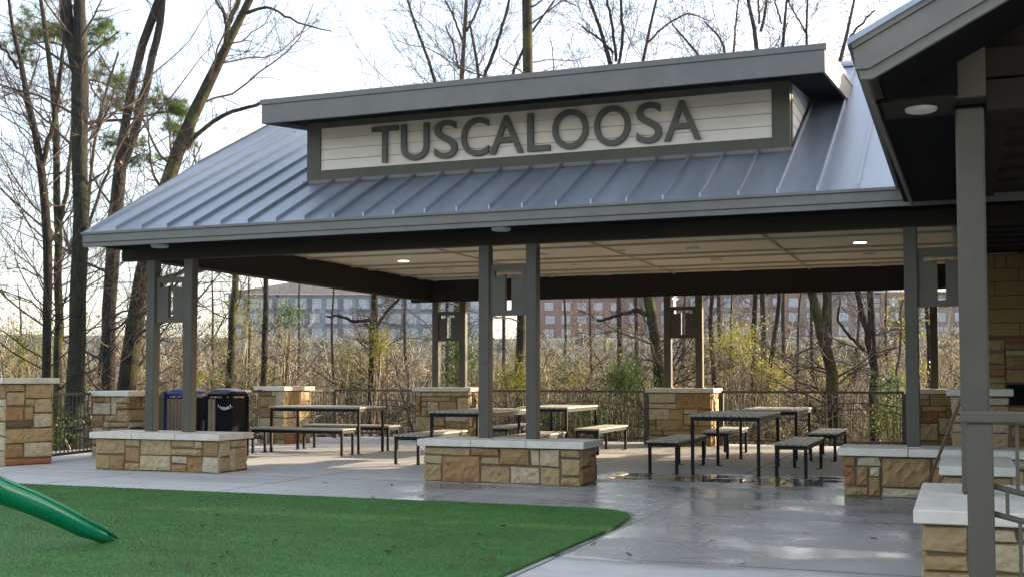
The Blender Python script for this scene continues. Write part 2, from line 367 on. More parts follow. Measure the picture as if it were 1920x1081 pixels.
def copy_tree(o, parent=None):
    c = o.copy(); col.objects.link(c)
    if parent: c.parent = parent
    for ch in [x for x in col.objects if x.parent == o]: copy_tree(ch, c)
    return c
def npmesh(name, V, Fq, mat, parent=None, smooth=True, tri=None):
    """V (n,3), Fq (m,4) numpy -> object"""
    off = np.array(wloc(parent)) if parent else np.zeros(3)
    me = bpy.data.meshes.new(name); V = (V - off).astype(np.float32)
    me.vertices.add(len(V)); me.vertices.foreach_set('co', V.ravel())
    k = Fq.shape[1]; me.loops.add(Fq.size); me.loops.foreach_set('vertex_index', Fq.astype(np.int32).ravel())
    me.polygons.add(len(Fq)); me.polygons.foreach_set('loop_start', np.arange(0, Fq.size, k, dtype=np.int32))
    me.polygons.foreach_set('loop_total', np.full(len(Fq), k, np.int32))
    if smooth: me.polygons.foreach_set('use_smooth', np.ones(len(Fq), bool))
    me.update(); me.validate(); me.materials.append(mat)
    o = bpy.data.objects.new(name, me); col.objects.link(o)
    if parent: o.parent = parent; WL[o.name] = Vector(off)
    return o
def gz(y): return -0.005 * max(0.0, y - 14.0)

# ------------------------------------------------------------------ ground
mb = MB()
ys = [-6, 14, 23.9]; 
def slabpoly(): return None
xs0, xs1 = -40.0, 14.0
mb.add([(xs0, -6, 0), (xs1, -6, 0), (xs1, 14, 0), (-15.2, 14, 0), (xs0, 14, 0)], [(0, 1, 2, 3, 4)])
mb.add([(-15.2, 14, 0), (xs1, 14, 0), (xs1, 23.75, gz(23.75)), (-12.8, 23.75, gz(23.75)), (-14.3, 22.0, gz(22)), (-15.2, 18.0, gz(18))], [(0, 1, 2, 3, 4, 5)])
mb.add([(-15.2, 14, 0), (-15.2, 18, gz(18)), (-14.3, 22, gz(22)), (-12.8, 23.75, gz(23.75)), (xs1, 23.75, gz(23.75)),
        (-15.2, 14, -.4), (-15.2, 18, -.4), (-14.3, 22, -.4), (-12.8, 23.75, -.4), (xs1, 23.75, -.4)], [(0, 1, 6, 5), (1, 2, 7, 6), (2, 3, 8, 7), (3, 4, 9, 8)])
tag(part('pavement', mb, M['concrete']), kind='structure')

# natural ground: falls into a ravine behind the fence, rises to the far bank
def terr(x, y):
    r = np.hypot(x, y); th = np.degrees(np.arctan2(x, np.maximum(y, 1e-3)))
    z = np.where(r < 25, -0.22, -0.22 - 7.5 * np.clip((r - 25) / 38, 0, 1) ** 0.9)
    z = z + 16.5 * np.clip((r - 95) / 125, 0, 1) ** 1.2
    return z + 0.25 * np.sin(x * 0.6) * np.sin(y * 0.5) * np.clip((r - 26) / 10, 0, 1)
rr = np.concatenate([np.linspace(0, 30, 16), np.linspace(32, 110, 30), np.linspace(118, 300, 24), [500, 900, 1600, 3000]])
th = np.radians(np.linspace(-180, 180, 145))
RRg, THg = np.meshgrid(rr, th, indexing='ij'); GX = RRg * np.sin(THg); GY = RRg * np.cos(THg); GZ = terr(GX, GY)
nr, nth = RRg.shape; ii = np.arange(nr * nth).reshape(nr, nth)
Fq = np.stack([ii[:-1, :-1], ii[:-1, 1:], ii[1:, 1:], ii[1:, :-1]], -1).reshape(-1, 4)
GZ2 = GZ.copy(); 
tag(npmesh('ground', np.stack([GX, GY, GZ2 - 0.2 * (RRg < 12)], -1).reshape(-1, 3), Fq, M['ground']), kind='structure')

# turf: raised artificial lawn with a rounded corner at the walk
lawn = [(-40, 11.0), (-3.45, 11.0), (-3.18, 10.93), (-2.98, 10.74), (-2.87, 10.46), (-2.82, 10.1), (-2.8, 9.7), (-2.8, 1.5), (-40, 1.5)]
tag(part('lawn', MB().prism([(x, y) for x, y in lawn], 'z', 0.004, 0.022), M['turf']), kind='structure')
n = 430000
bx = RS.uniform(-15.5, -2.79, n); by = 4.5 + (11.01 - 4.5) * RS.rand(n) ** 0.8
corner = ((bx > -3.5) & (by > 10.3) & ((bx + 3.5) ** 2 + (by - 10.3) ** 2 > 0.7 ** 2))
keep = ~corner & (np.abs(np.degrees(np.arctan2(-bx, by)) - 21) < 36); bx, by = bx[keep], by[keep]; n = len(bx)
h = RS.uniform(0.006, 0.015, n); a = RS.uniform(0, 6.28, n); lean = RS.uniform(0, 0.010, n); la = RS.uniform(0, 6.28, n); wd = RS.uniform(0.0015, 0.003, n)
B = np.stack([bx, by, np.full(n, 0.020)], -1); D = np.stack([np.cos(a), np.sin(a), 0 * a], -1) * wd[:, None]
T = B + np.stack([np.cos(la) * lean, np.sin(la) * lean, h], -1)
V = np.stack([B - D, B + D, T], 1).reshape(-1, 3)
tag(npmesh('turf_blades', V, np.arange(3 * n).reshape(-1, 3), M['blade'], smooth=False), 'short green artificial grass blades of the lawn', 'grass', kind='stuff')

# ------------------------------------------------------------------ stone masonry
def pack(rng, W, H, cu, cv):
    nu, nv = max(1, round(W / cu)), max(1, round(H / cv)); occ = np.zeros((nv, nu), bool); out = []
    for r in range(nv):
        for c in range(nu):
            if occ[r, c]: continue
            w_ = rng.choice([1, 2, 2, 3, 3, 4, 4, 5]); h_ = rng.choice([1, 1, 2, 2, 2, 3])
            k = 0
            while k < w_ and c + k < nu and not occ[r, c + k]: k += 1
            if nu - (c + k) == 1 and not occ[r, c + k]: k += 1
            w_ = max(1, k); h_ = min(h_, nv - r)
            while h_ > 1 and occ[r:r + h_, c:c + w_].any(): h_ -= 1
            occ[r:r + h_, c:c + w_] = True; out.append((c / nu, r / nv, (c + w_) / nu, (r + h_) / nv))
    return out
def stones(mb, rng, o, u, nrm, W, H, z0, gap=0.006, cu=0.13, cv=0.098, d0=0.010, d1=0.048, rough=0.011):
    """stones on a vertical face: o = lower corner, u along, nrm outward"""
    for (a, b, c, d) in pack(rng, W, H, cu, cv):
        x0, x1 = a * W + gap, c * W - gap; y0, y1 = z0 + b * H + gap, z0 + d * H - gap
        if x1 - x0 < 0.02 or y1 - y0 < 0.015: continue
        dep = rng.uniform(d0, d1); nu = max(2, int((x1 - x0) / 0.05)); nv = max(2, int((y1 - y0) / 0.05))
        jit = [rng.uniform(-rough, rough) for _ in range(8)]
        V = []; idx = {}
        for j in range(nv + 3):
            for i in range(nu + 3):
                ei = i in (0, nu + 2); ej = j in (0, nv + 2)
                s = min(max((i - 1) / nu, 0), 1); t = min(max((j - 1) / nv, 0), 1)
                inner = 0 if (ei or ej) else 1
                bs = 0.010 if inner else 0.0
                xx = x0 + bs + (x1 - x0 - 2 * bs) * s + (jit[0] * (1 - s) * (1 - t) + jit[1] * s * (1 - t) + jit[2] * s * t + jit[3] * (1 - s) * t)
                yy = y0 + bs + (y1 - y0 - 2 * bs) * t + (jit[4] * (1 - s) * (1 - t) + jit[5] * s * (1 - t) + jit[6] * s * t + jit[7] * (1 - s) * t)
                border = i in (1, nu + 1) or j in (1, nv + 1)
                dd = -0.01 if not inner else (dep * 0.72 if border else dep) + (0 if border else rng.uniform(-rough, rough))
                if not inner: xx += 0
                idx[i, j] = len(V); V.append((o[0] + u[0] * xx + nrm[0] * dd, o[1] + u[1] * xx + nrm[1] * dd, yy))
        mb.add(V, [(idx[i, j], idx[i + 1, j], idx[i + 1, j + 1], idx[i, j + 1]) for i in range(nu + 2) for j in range(nv + 2)])
def masonry(parent, cx, cy, wx, wy, z0, z1, seed, rot=0.0, capz=None, over=0.05, caps=1, cu=0.13, cv=0.098, name='stone_facing'):
    rng = random.Random(seed); t = 0.03
    core = MB().box(cx - wx / 2 + t, cx + wx / 2 - t, cy - wy / 2 + t, cy + wy / 2 - t, z0, z1 - 0.002).rot(rot, cx, cy)
    part('mortar_core', core, M['mortar'], parent)
    s = MB(); x0, x1, y0, y1 = cx - wx / 2 + t, cx + wx / 2 - t, cy - wy / 2 + t, cy + wy / 2 - t; H = z1 - z0 - 0.004
    e = 0.025
    stones(s, rng, (x0 - e, y0), (1, 0), (0, -1), wx - 2 * t + 2 * e, H, z0, cu=cu, cv=cv)
    stones(s, rng, (x1 + e, y1), (-1, 0), (0, 1), wx - 2 * t + 2 * e, H, z0, cu=cu, cv=cv)
    stones(s, rng, (x1, y0), (0, 1), (1, 0), wy - 2 * t, H, z0, cu=cu, cv=cv)
    stones(s, rng, (x0, y1), (0, -1), (-1, 0), wy - 2 * t, H, z0, cu=cu, cv=cv)
    s.rot(rot, cx, cy); part(name, s, M['stone'], parent, recalc=True)
    if capz:
        X0, X1, Y0, Y1 = cx - wx / 2 - over, cx + wx / 2 + over, cy - wy / 2 - over, cy + wy / 2 + over
        for k in range(caps):
            a = X0 + (X1 - X0) * k / caps + (0.003 if k else 0); b = X0 + (X1 - X0) * (k + 1) / caps - (0.003 if k < caps - 1 else 0)
            part('cap_slab', MB().box(a, b, Y0, Y1, z1, capz, 0.006).rot(rot, cx, cy), M['cap'], parent)

BX = (-10.455, -5.30, -0.17)
bl = ['low stone bench wall under the left front column pair, tan blocks and pale cap', 'low stone bench wall in the middle of the front with one dark brown block area',
      'low stone bench wall at the right under a grey column, partly hidden by a nearer one']
for i, x in enumerate(BX):
    t = thing('stone_bench_wall', (x, 13.65, 0), bl[i], 'stone bench', 'low stone bench walls')
    masonry(t, x, 13.65, 2.1, 0.72, 0, 0.445, 20 + i, capz=0.53, caps=3)
t = thing('stone_bench_wall', (0.62, 8.15, 0), 'nearest stone bench wall in the lower right corner with a bluish white cap', 'stone bench', 'low stone bench walls')
masonry(t, 0.62, 8.15, 1.7, 1.8, 0, 0.45, 40, capz=0.53, over=0.04, caps=1)
t = thing('stone_bench_wall', (0.13, 11.6, 0), 'short stone bench wall with single cap between the nearest column and right bench', 'stone bench', 'low stone bench walls')
masonry(t, 0.13, 11.6, 0.55, 1.45, 0, 0.45, 41, capz=0.53, over=0.04)

def pillar(cx, cy, wx, wy, ztop, seed, label, rot=0.0, caps=1, zb=None):
    g = gz(cy) - 0.02 if zb is None else zb
    t = thing('stone_pillar', (cx, cy, g), label, 'stone pillar', 'stone pillars along the fence')
    masonry(t, cx, cy, wx, wy, g, ztop - 0.085, seed, rot, capz=ztop, over=0.05, caps=caps, cu=0.14, cv=0.105); return t
pillar(-10.34, 23.0, 1.28, 0.8, 1.09, 51, 'stone pillar carrying the back left column pair, reddish block near its top', caps=3)
pillar(-5.18, 23.0, 1.28, 0.8, 1.09, 52, 'stone pillar carrying the back middle column pair behind the right tables', caps=3)
pillar(-0.17, 23.0, 1.28, 0.8, 1.09, 53, 'shaded stone pillar at the back right beside the front right column', caps=3)
pillar(0.22, 15.6, 0.66, 0.66, 1.16, 54, 'stone pillar with pale cap seen through the near column and railing')
pillar(-12.95, 20.55, 0.78, 0.78, 1.12, 55, 'turned stone pillar behind the left table with sun on its right side', R(-13))
_p = at(241, 730, 19.4); pillar(_p[0], _p[1], 0.82, 0.82, 1.08, 56, 'stone pillar behind the left front columns beside the bins', R(-6))
LP2 = (_p[0], _p[1])
_p = at(28, 873, 17.55); pillar(_p[0], _p[1], 0.80, 0.80, 1.295, 57, 'tall stone pillar at the left edge of the photo', R(-18), zb=0)
LP1 = (_p[0], _p[1])

# ------------------------------------------------------------------ pavilion
PV = thing('pavilion', (-5.3, 18.0, 0), 'open picnic pavilion with grey metal roof and TUSCALOOSA sign', 'pavilion')
EY, EZ, SL = 12.9, 3.327, 0.5; RY = 18.6; RZ = EZ + SL * (RY - EY); XR = 1.5
def rz(y): return EZ + SL * (y - EY)
edge = [(-11.40, EY), (-11.74, 15.95), (-11.80, RY)]
th_ = 0.035
rf = MB()
top = [(x, y, rz(y)) for x, y in edge] + [(XR, RY, RZ), (XR, EY, EZ)]
k = len(top)
rf.add(top + [(x, y, z - th_) for x, y, z in top], [tuple(range(k))[::-1], tuple(range(k, 2 * k))] + [(i, (i + 1) % k, k + (i + 1) % k, k + i) for i in range(k)])
BYe = 2 * RY - EY
top = [(-11.80, RY, RZ - .001), (XR, RY, RZ - .001), (XR, BYe, EZ), (-11.40, BYe, EZ)]; k = 4
rf.add(top + [(x, y, z - th_) for x, y, z in top], [tuple(range(k)), tuple(range(k, 2 * k))[::-1]] + [(i, (i + 1) % k, k + (i + 1) % k, k + i) for i in range(k)])
roof = part('roof', rf, M['roof'], PV)
sm = MB()
xk = -0.989 + 0.43 * 5
while xk > -11.35:
    if xk < XR:
        for sgn in (0, 1):
            y0, y1 = (EY + 0.01, RY - 0.02)
            vs = []
            for (y, zz) in ((y0, rz(y0)), (y1, rz(y1))):
                Y = y if sgn == 0 else 2 * RY - y
                for dx in (-0.011, 0.011):
                    for dz in (-0.003, 0.052): vs.append((xk + dx, Y, zz + dz))
            sm.add(vs, [(0, 1, 3, 2), (4, 6, 7, 5), (0, 2, 6, 4), (1, 5, 7, 3), (0, 4, 5, 1), (2, 3, 7, 6)])
    xk -= 0.43
part('roof_seams', sm, M['roof'], roof)
rc = MB().prism([(RY - 0.16, RZ - 0.06), (RY - 0.16, RZ - 0.02), (RY, RZ + 0.065), (RY + 0.16, RZ - 0.02), (RY + 0.16, RZ - 0.06), (RY, RZ + 0.02)], 'x', -11.83, XR + 0.02)
part('ridge_cap', rc, M['roof'], roof)
# left rake trim (two runs, stepped as in the roof edge)
rk = MB()
for (x0, y0), (x1, y1) in zip(edge[:-1], edge[1:]):
    vs = []
    for x, y in ((x0, y0), (x1, y1)):
        for dx in (-0.03, 0.0):
            for dz in (-0.2, 0.004 if y0 < 15 else 0.03): vs.append((x + dx, y, rz(y) + dz))
    rk.add(vs, [(0, 1, 3, 2), (4, 6, 7, 5), (0, 2, 6, 4), (1, 5, 7, 3), (0, 4, 5, 1), (2, 3, 7, 6)])
part('rake_trim', rk, M['fascia'], roof)
# front fascia (lip, board, recessed lower strip) and back fascia
fa = MB()
fa.box(-11.43, XR, EY - 0.045, EY, EZ - 0.042, EZ - 0.006, 0.004)
fa.box(-11.415, XR, EY - 0.022, EY + 0.03, EZ - 0.150, EZ - 0.042, 0.003)
fa.box(-11.40, XR, EY - 0.004, EY + 0.03, EZ - 0.214, EZ - 0.153, 0.003)
part('fascia', fa, M['fascia'], PV)
fb = MB().box(-11.415, XR, BYe - 0.03, BYe + 0.02, EZ - 0.21, EZ - 0.01, 0.003)
part('fascia', fb, M['fascia'], PV)
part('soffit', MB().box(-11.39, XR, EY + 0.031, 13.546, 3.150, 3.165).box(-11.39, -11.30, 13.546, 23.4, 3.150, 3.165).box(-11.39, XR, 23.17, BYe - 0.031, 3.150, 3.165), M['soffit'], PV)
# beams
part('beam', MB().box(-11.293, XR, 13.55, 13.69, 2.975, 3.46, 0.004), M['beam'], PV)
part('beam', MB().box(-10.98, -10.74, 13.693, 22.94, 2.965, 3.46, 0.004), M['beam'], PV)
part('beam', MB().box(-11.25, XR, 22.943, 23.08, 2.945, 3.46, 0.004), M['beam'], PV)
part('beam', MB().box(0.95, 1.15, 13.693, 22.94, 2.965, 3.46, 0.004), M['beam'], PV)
part('gable_wall', MB().prism([(13.0, 3.17), (24.2, 3.17), (RY, RZ - 0.12)], 'x', -11.28, -11.2), M['siding2'], PV)
# ceiling with battens
CZ = 3.41
part('ceiling', MB().box(-10.74, 0.95, 13.69, 22.943, CZ, CZ + 0.03), M['ceil'], PV)
bt = MB()
for x in (-10.62, -7.95, -5.34, -2.68, -0.05): bt.box(x - 0.022, x + 0.022, 13.69, 22.94, CZ - 0.022, CZ - 0.001)
for y in (14.6, 15.4, 16.1, 17.0, 17.75, 19.35, 20.05, 21.45, 22.25): bt.box(-10.74, 0.95, y - 0.035, y + 0.035, CZ - 0.030, CZ - 0.0015)
part('ceiling_battens', bt, M['batten'], PV)
def lamp(x, y, z, r, lit, parent):
    o = part('ceiling_lamp', MB().disc(x, y, z - 0.028, z, r * 0.93, 28, r), M['lamp_rim'], parent)
    part('lens', MB().disc(x, y, z - 0.034, z - 0.0285, r * 0.84, 28), M['lit'] if lit else M['lens'], o)
for x in (-9.28, -6.65, -4.03, -1.41):
    for y in (18.62, 20.6, 22.55): lamp(x, y, CZ - 0.001, 0.115, (x in (-9.28, -1.41) and y == 18.62), PV)
part('smoke_sensor', MB().disc(-5.2, 18.55, CZ - 0.03, CZ - 0.001, 0.06, 20, 0.07), M['lamp_rim'], PV)
for x in BX[:2]: lamp(x + 0.01, 13.32, 3.149, 0.125, False, PV)
# columns in pairs with T panels
def tpanel(x0, x1, y, z0, z1):
    """plate with a T cut right through it"""
    W, H = x1 - x0, z1 - z0; cx = (x0 + x1) / 2; b = MB(); d0, d1 = y - 0.035, y + 0.035
    tw, sw = 0.76 * W, 0.17 * W; tt, tb = z1 - 0.115 * H, z1 - 0.225 * H; bot = z0 + 0.11 * H; ser = 0.035 * H
    b.box(x0, x1, d0, d1, tt, z1); b.box(x0, x1, d0, d1, z0, bot)
    b.box(x0, cx - tw / 2, d0, d1, bot, tt); b.box(cx + tw / 2, x1, d0, d1, bot, tt)
    b.box(cx - tw / 2, cx - sw / 2, d0, d1, bot, tb); b.box(cx + sw / 2, cx + tw / 2, d0, d1, bot, tb)
    b.prism([(cx - tw / 2 + 0.05, tb), (cx - sw / 2, tb), (cx - sw / 2, tb + ser)], 'y', d0 + .002, d1 - .002)
    b.prism([(cx + sw / 2, tb), (cx + tw / 2 - 0.05, tb), (cx + sw / 2, tb + ser)], 'y', d0 + .002, d1 - .002)
    return b
def colpair(cx, y, zb, zt, pz0, pz1, panel=True):
    for sx in (-0.32, 0.32):
        c = part('column', MB().box(cx + sx - 0.072, cx + sx + 0.072, y - 0.072, y + 0.072, zb, zt, 0.010), M['column'], PV)
        part('base_plate', MB().box(cx + sx - 0.095, cx + sx + 0.095, y - 0.095, y + 0.095, zb, zb + 0.006), M['cap'], c)
    if panel: part('letter_panel', tpanel(cx - 0.247, cx + 0.247, y, pz0, pz1), M['column'], PV)
for x in BX: colpair(x, 13.622, 0.531, 2.974, 2.08, 2.722)
for x in (-10.34, -5.18, -0.12): colpair(x, 23.01, 1.091, 2.944, 2.09, 2.73, x < -1)
# dormer with the sign
DX0, DX1, DY = -8.747, -1.897, 14.45
def dz(y): return 5.135 + 0.12 * (y - 13.6)
DM = part('dormer_roof', MB().add([(x, y, z) for x in (-8.975, -1.375) for (y, z) in ((13.58, 5.135), (17.5, 5.605), (17.5, 5.54), (13.58, 5.07))],
     [(0, 1, 2, 3), (7, 6, 5, 4), (0, 4, 5, 1), (1, 5, 6, 2), (2, 6, 7, 3), (3, 7, 4, 0)]), M['roof'], PV)
df = MB()
df.box(-8.985, -1.365, 13.560, 13.60, 5.065, 5.138, 0.003)
df.box(-8.965, -1.385, 13.575, 13.61, 4.803, 5.063, 0.003)
part('dormer_fascia', df, M['fascia'], PV)
for x0, x1 in ((-8.965, -8.93), (-1.42, -1.385)):
    g = MB().prism([(13.612, 4.805), (13.612, 5.06), (17.4, 5.515), (17.0, 5.36), (16.55, 5.155)], 'x', x0, x1)
    g.prism([(13.612, 5.068), (13.612, 5.13), (17.45, 5.590), (17.45, 5.528)], 'x', x0 + (0.006 if x0 > -5 else -0.006), x1 + (0.006 if x0 > -5 else -0.006))
    part('dormer_side_fascia', g, M['fascia'], PV)
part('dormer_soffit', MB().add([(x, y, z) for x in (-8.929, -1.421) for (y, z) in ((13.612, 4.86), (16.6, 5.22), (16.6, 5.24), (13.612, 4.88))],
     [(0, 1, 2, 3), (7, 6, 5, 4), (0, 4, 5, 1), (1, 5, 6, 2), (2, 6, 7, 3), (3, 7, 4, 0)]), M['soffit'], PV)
for xa, xb in ((DX0, DX0 + 0.05), (DX1 - 0.05, DX1)):
    part('dormer_side_wall', MB().prism([(DY + 0.05, rz(DY + 0.05)), (DY + 0.05, 4.955), (16.5, 5.2), (17.0, 5.30)], 'x', xa, xb), M['siding2'], PV)
gl = MB()
for k in range(6):
    z = 4.3 + 0.16 * k
    gl.box(DX1 - 0.002, DX1 + 0.004, DY + 0.16, 14.5 + 2 * (z - 4.05), z, z + 0.006)
part('siding_joints', gl, M['frame'], PV)
fr = MB()
fr.box(DX0, -8.53, DY - 0.03, DY + 0.06, 4.121, 4.985, 0.003); fr.box(-2.12, DX1, DY - 0.03, DY + 0.06, 4.121, 4.985, 0.003)
fr.box(-8.529, -2.121, DY - 0.03, DY + 0.06, 4.121, 4.263, 0.003); fr.box(-8.529, -2.121, DY - 0.03, DY + 0.06, 4.882, 4.985, 0.003)
fr.box(DX1 - 0.004, DX1 + 0.012, DY + 0.061, DY + 0.16, 4.15, 4.97)
part('sign_frame', fr, M['frame'], PV)
part('flashing', MB().box(-8.81, -1.85, DY - 0.05, DY - 0.031, 4.078, 4.123, 0.002).add([(-8.82, 14.33, 4.046), (-1.83, 14.33, 4.046), (-1.83, 14.42, 4.085), (-8.82, 14.42, 4.085)], [(0, 1, 2, 3)]), M['fascia'], PV)
sb = MB()
zz = 4.264
for hgt in (0.15, 0.155, 0.155, 0.155):
    z1 = min(zz + hgt, 4.881)
    sb.add([(-8.529, DY - 0.006, zz + 0.003), (-2.121, DY - 0.006, zz + 0.003), (-2.121, DY + 0.004, z1 - 0.003), (-8.529, DY + 0.004, z1 - 0.003),
            (-8.529, DY + 0.03, zz + 0.003), (-2.121, DY + 0.03, zz + 0.003), (-2.121, DY + 0.03, z1 - 0.003), (-8.529, DY + 0.03, z1 - 0.003)],
           [(0, 1, 2, 3), (3, 2, 6, 7), (0, 4, 5, 1)]); zz = z1
sb.box(-8.529, -2.121, DY + 0.03, DY + 0.05, 4.264, 4.881)
sign = part('sign_board', sb, M['siding'], PV)
def text_mesh(s, name, x0, x1, z0, z1, y, ext, mat, parent, bold=0.0, rotz=0.0, org=None):
    cu = bpy.data.curves.new('tmp', 'FONT'); cu.body = s; cu.extrude = 0.02; cu.offset = bold; cu.bevel_depth = 0.004; cu.resolution_u = 6
    o = bpy.data.objects.new('tmp', cu); col.objects.link(o); dg = bpy.context.evaluated_depsgraph_get()
    me = bpy.data.meshes.new_from_object(o.evaluated_get(dg)); bpy.data.objects.remove(o); bpy.data.curves.remove(cu)
    co = np.zeros(len(me.vertices) * 3, np.float32); me.vertices.foreach_get('co', co); co = co.reshape(-1, 3)
    mn, mx = co.min(0), co.max(0); q = (co - mn) / (mx - mn)
    P = np.stack([x0 + q[:, 0] * (x1 - x0), y - q[:, 2] * ext, z0 + q[:, 1] * (z1 - z0)], -1)
    if rotz:
        c, s_ = math.cos(rotz), math.sin(rotz); ox, oy = org
        P = np.stack([ox + (P[:, 0] - ox) * c - (P[:, 1] - oy) * s_, oy + (P[:, 0] - ox) * s_ + (P[:, 1] - oy) * c, P[:, 2]], -1)
    off = np.array(wloc(parent)); me.vertices.foreach_set('co', (P - off).astype(np.float32).ravel()); me.name = name
    me.materials.clear(); me.materials.append(mat); me.update()
    ob = bpy.data.objects.new(name, me); col.objects.link(ob); ob.parent = parent; WL[ob.name] = Vector(off); return ob
def xat(px, py=260.0, y=14.43):
    r = _f + _r * (px - CX) / F - _u * (py - CY) / F; return r[0] * y / r[1]
for ch, a, b_, ov in (('T', 699, 747, 0), ('U', 753.6, 805.5, 0), ('S', 815.8, 859, 1), ('C', 866, 917.7, 1), ('A', 919.6, 982, 0), ('L', 990, 1032.5, 0),
                  ('O', 1036.7, 1104, 1), ('O', 1115, 1183, 1), ('S', 1194, 1242, 1), ('A', 1246, 1315, 0)):
    text_mesh(ch, 'letter', xat(a), xat(b_), 4.308 - 0.008 * ov, 4.822 + 0.010 * ov, DY - 0.012, 0.05, M['letter'], sign, bold=0.002)

# ------------------------------------------------------------------ picnic tables and benches
def make_table(name, L, W, H, nsl, label, cat, group):
    t = thing(name, (0, 0, 0), label, cat, group)
    sw = W / nsl
    for k in range(nsl):
        x0 = -W / 2 + k * sw + 0.004; x1 = -W / 2 + (k + 1) * sw - 0.004
        part('slat', MB().box(x0, x1, -L / 2, L / 2, H - 0.032, H, 0.009), M['slat'], t)
    fm = MB(); i = 0.02
    for sx in (-1, 1): fm.box(min(sx * (W / 2 - i), sx * (W / 2 - i - 0.035)), max(sx * (W / 2 - i), sx * (W / 2 - i - 0.035)), -L / 2 + i, L / 2 - i, H - 0.085, H - 0.034)
    for y in (-L / 2 + i, 0, L / 2 - i - 0.035): fm.box(-W / 2 + i + 0.036, W / 2 - i - 0.036, y, y + 0.035, H - 0.084, H - 0.035)
    part('frame', fm, M['black'], t)
    for sx in (-1, 1):
        for sy in (-1, 1):
            cx, cy = sx * (W / 2 - 0.043), sy * (L / 2 - 0.043)
            g = part('leg', MB().box(cx - 0.021, cx + 0.021, cy - 0.021, cy + 0.021, 0.008, H - 0.0855, 0.004), M['black'], t)
            part('foot_plate', MB().box(cx - 0.04 + 0.03 * -sx, cx + 0.04 - 0.03 * sx, cy - 0.03, cy + 0.03, 0.0, 0.008), M['black'], g)
    return t
tb = make_table('picnic_table', 1.84, 0.97, 0.815, 10, '', 'table', 'slatted picnic tables')
be = make_table('slatted_bench', 1.84, 0.46, 0.455, 5, '', 'bench', 'slatted benches beside the tables')
TB = [(-2.95, 16.44, 0, 'slatted picnic table nearest on the right, standing over the puddle'),
      (-2.90, 19.85, 0, 'slatted picnic table behind the wet right one, against the right fence'),
      (-6.95, 16.68, 0, 'slatted picnic table partly hidden by the middle front columns'),
      (-6.87, 20.15, 0, 'slatted picnic table at the back between middle columns and stone pillar'),
      (-10.56, 18.18, 90, 'slatted picnic table turned sideways beside the bins at left')]
BE = [(-3.80, 16.45, 0, 'slatted bench at the left of the picnic table over the puddle'), (-2.08, 16.40, 0, 'slatted bench at the right of the picnic table over the puddle'),
      (-3.75, 19.87, 0, 'slatted bench left of the far right picnic table by the stone pillar'), (-2.05, 19.87, 0, 'slatted bench right of the far right picnic table by the fence'),
      (-7.81, 16.70, 0, 'slatted bench left of the middle table with a sunlit far end'), (-6.10, 16.68, 0, 'slatted bench right of the middle table, just behind the middle bench wall'),
      (-7.72, 20.12, 0, 'slatted bench left of the back middle table, seen between the columns'), (-6.0, 20.02, 0, 'sunlit slatted bench right of the back middle table'),
      (-10.61, 17.43, 90, 'slatted bench in front of the sideways table at left'), (-10.58, 19.06, 90, 'slatted bench behind the sideways table at left')]
for proto, L in ((tb, TB), (be, BE)):
    cps = [proto] + [copy_tree(proto) for _ in L[1:]]
    for o, (x, y, a, lab) in zip(cps, L):
        o.location = (x, y, gz(y) + 0.001); o.rotation_euler.z = R(a + 0.001); o['label'] = lab

# ------------------------------------------------------------------ fence
def fence(p0, p1, label, apex=0.65, zp=0.86, kk=0.13, posts=(1, 1), htop=1.085, ground=None, sp=0.112):
    p0 = Vector((*p0, 0)); p1 = Vector((*p1, 0)); L = (p1 - p0).length; u = (p1 - p0) / L; ang = math.atan2(u.y, u.x)
    g0 = gz(p0.y) if ground is None else ground; g1 = gz(p1.y) if ground is None else ground
    t = thing('metal_fence', (p0.x, p0.y, g0), label, 'fence', 'brown metal railings round the pavilion')
    def loc(s): return p0 + u * s, g0 + (g1 - g0) * s / L
    def bar(name, s0, s1, z0, z1, wdt, parent=t):
        (a, ga), (b, gb) = loc(s0), loc(s1); m = MB(); n_ = Vector((-u.y, u.x, 0)) * wdt / 2
        vs = [(*(q + sg * n_).to_2d(), g + z) for q, g in ((a, ga), (b, gb)) for sg in (-1, 1) for z in (z0, z1)]
        m.add(vs, [(0, 1, 3, 2), (4, 6, 7, 5), (0, 2, 6, 4), (1, 5, 7, 3), (0, 4, 5, 1), (2, 3, 7, 6)]); return part(name, m, M['column'], parent)
    bar('top_rail', 0, L, htop - 0.045, htop, 0.06); bar('bottom_rail', 0, L, 0.10, 0.14, 0.04)
    for f, s in zip(posts, (0.0, L)):
        if f: bar('post', s - 0.045, s + 0.045, 0.0, htop - 0.046, 0.09)
    zt = lambda s: zp - kk * (s - apex * L) ** 2
    for dzz in (0, -0.125):
        part('arch_bar', MB().tube([(*(loc(L * i / 24)[0]).to_2d(), loc(L * i / 24)[1] + min(1.0, max(0.16, zt(L * i / 24) + dzz))) for i in range(25)], 0.011, 6), M['column'], t)
    s = sp
    while s < L - 0.06:
        zc = min(1.0, max(0.2, zt(s))); bar('baluster', s - 0.007, s + 0.007, zc + 0.01, htop - 0.046, 0.014)
        s2 = s + sp / 2
        if s2 < L - 0.05 and zt(s2) > 0.4: bar('baluster', s2 - 0.007, s2 + 0.007, zt(s2) - 0.115, zt(s2) - 0.01, 0.014)
        if zc - 0.135 > 0.2: bar('baluster', s - 0.007, s + 0.007, 0.141, zc - 0.135, 0.014)
        s += sp
fence((-4.42, 22.95), (-0.98, 22.95), 'dark railing behind the two right picnic tables', 0.75)
fence((-9.58, 22.95), (-5.94, 22.95), 'railing between the two back stone pillars behind the middle tables', 0.66)
fence((-13.10, 22.90), (-11.08, 22.95), 'railing left of the back left stone pillar behind the sideways table', 0.62, kk=0.25)
fence((-13.12, 21.05), (-13.10, 22.80), 'short sunlit railing just right of the turned stone pillar', 0.5, zp=0.62, kk=-0.12, posts=(0, 0))
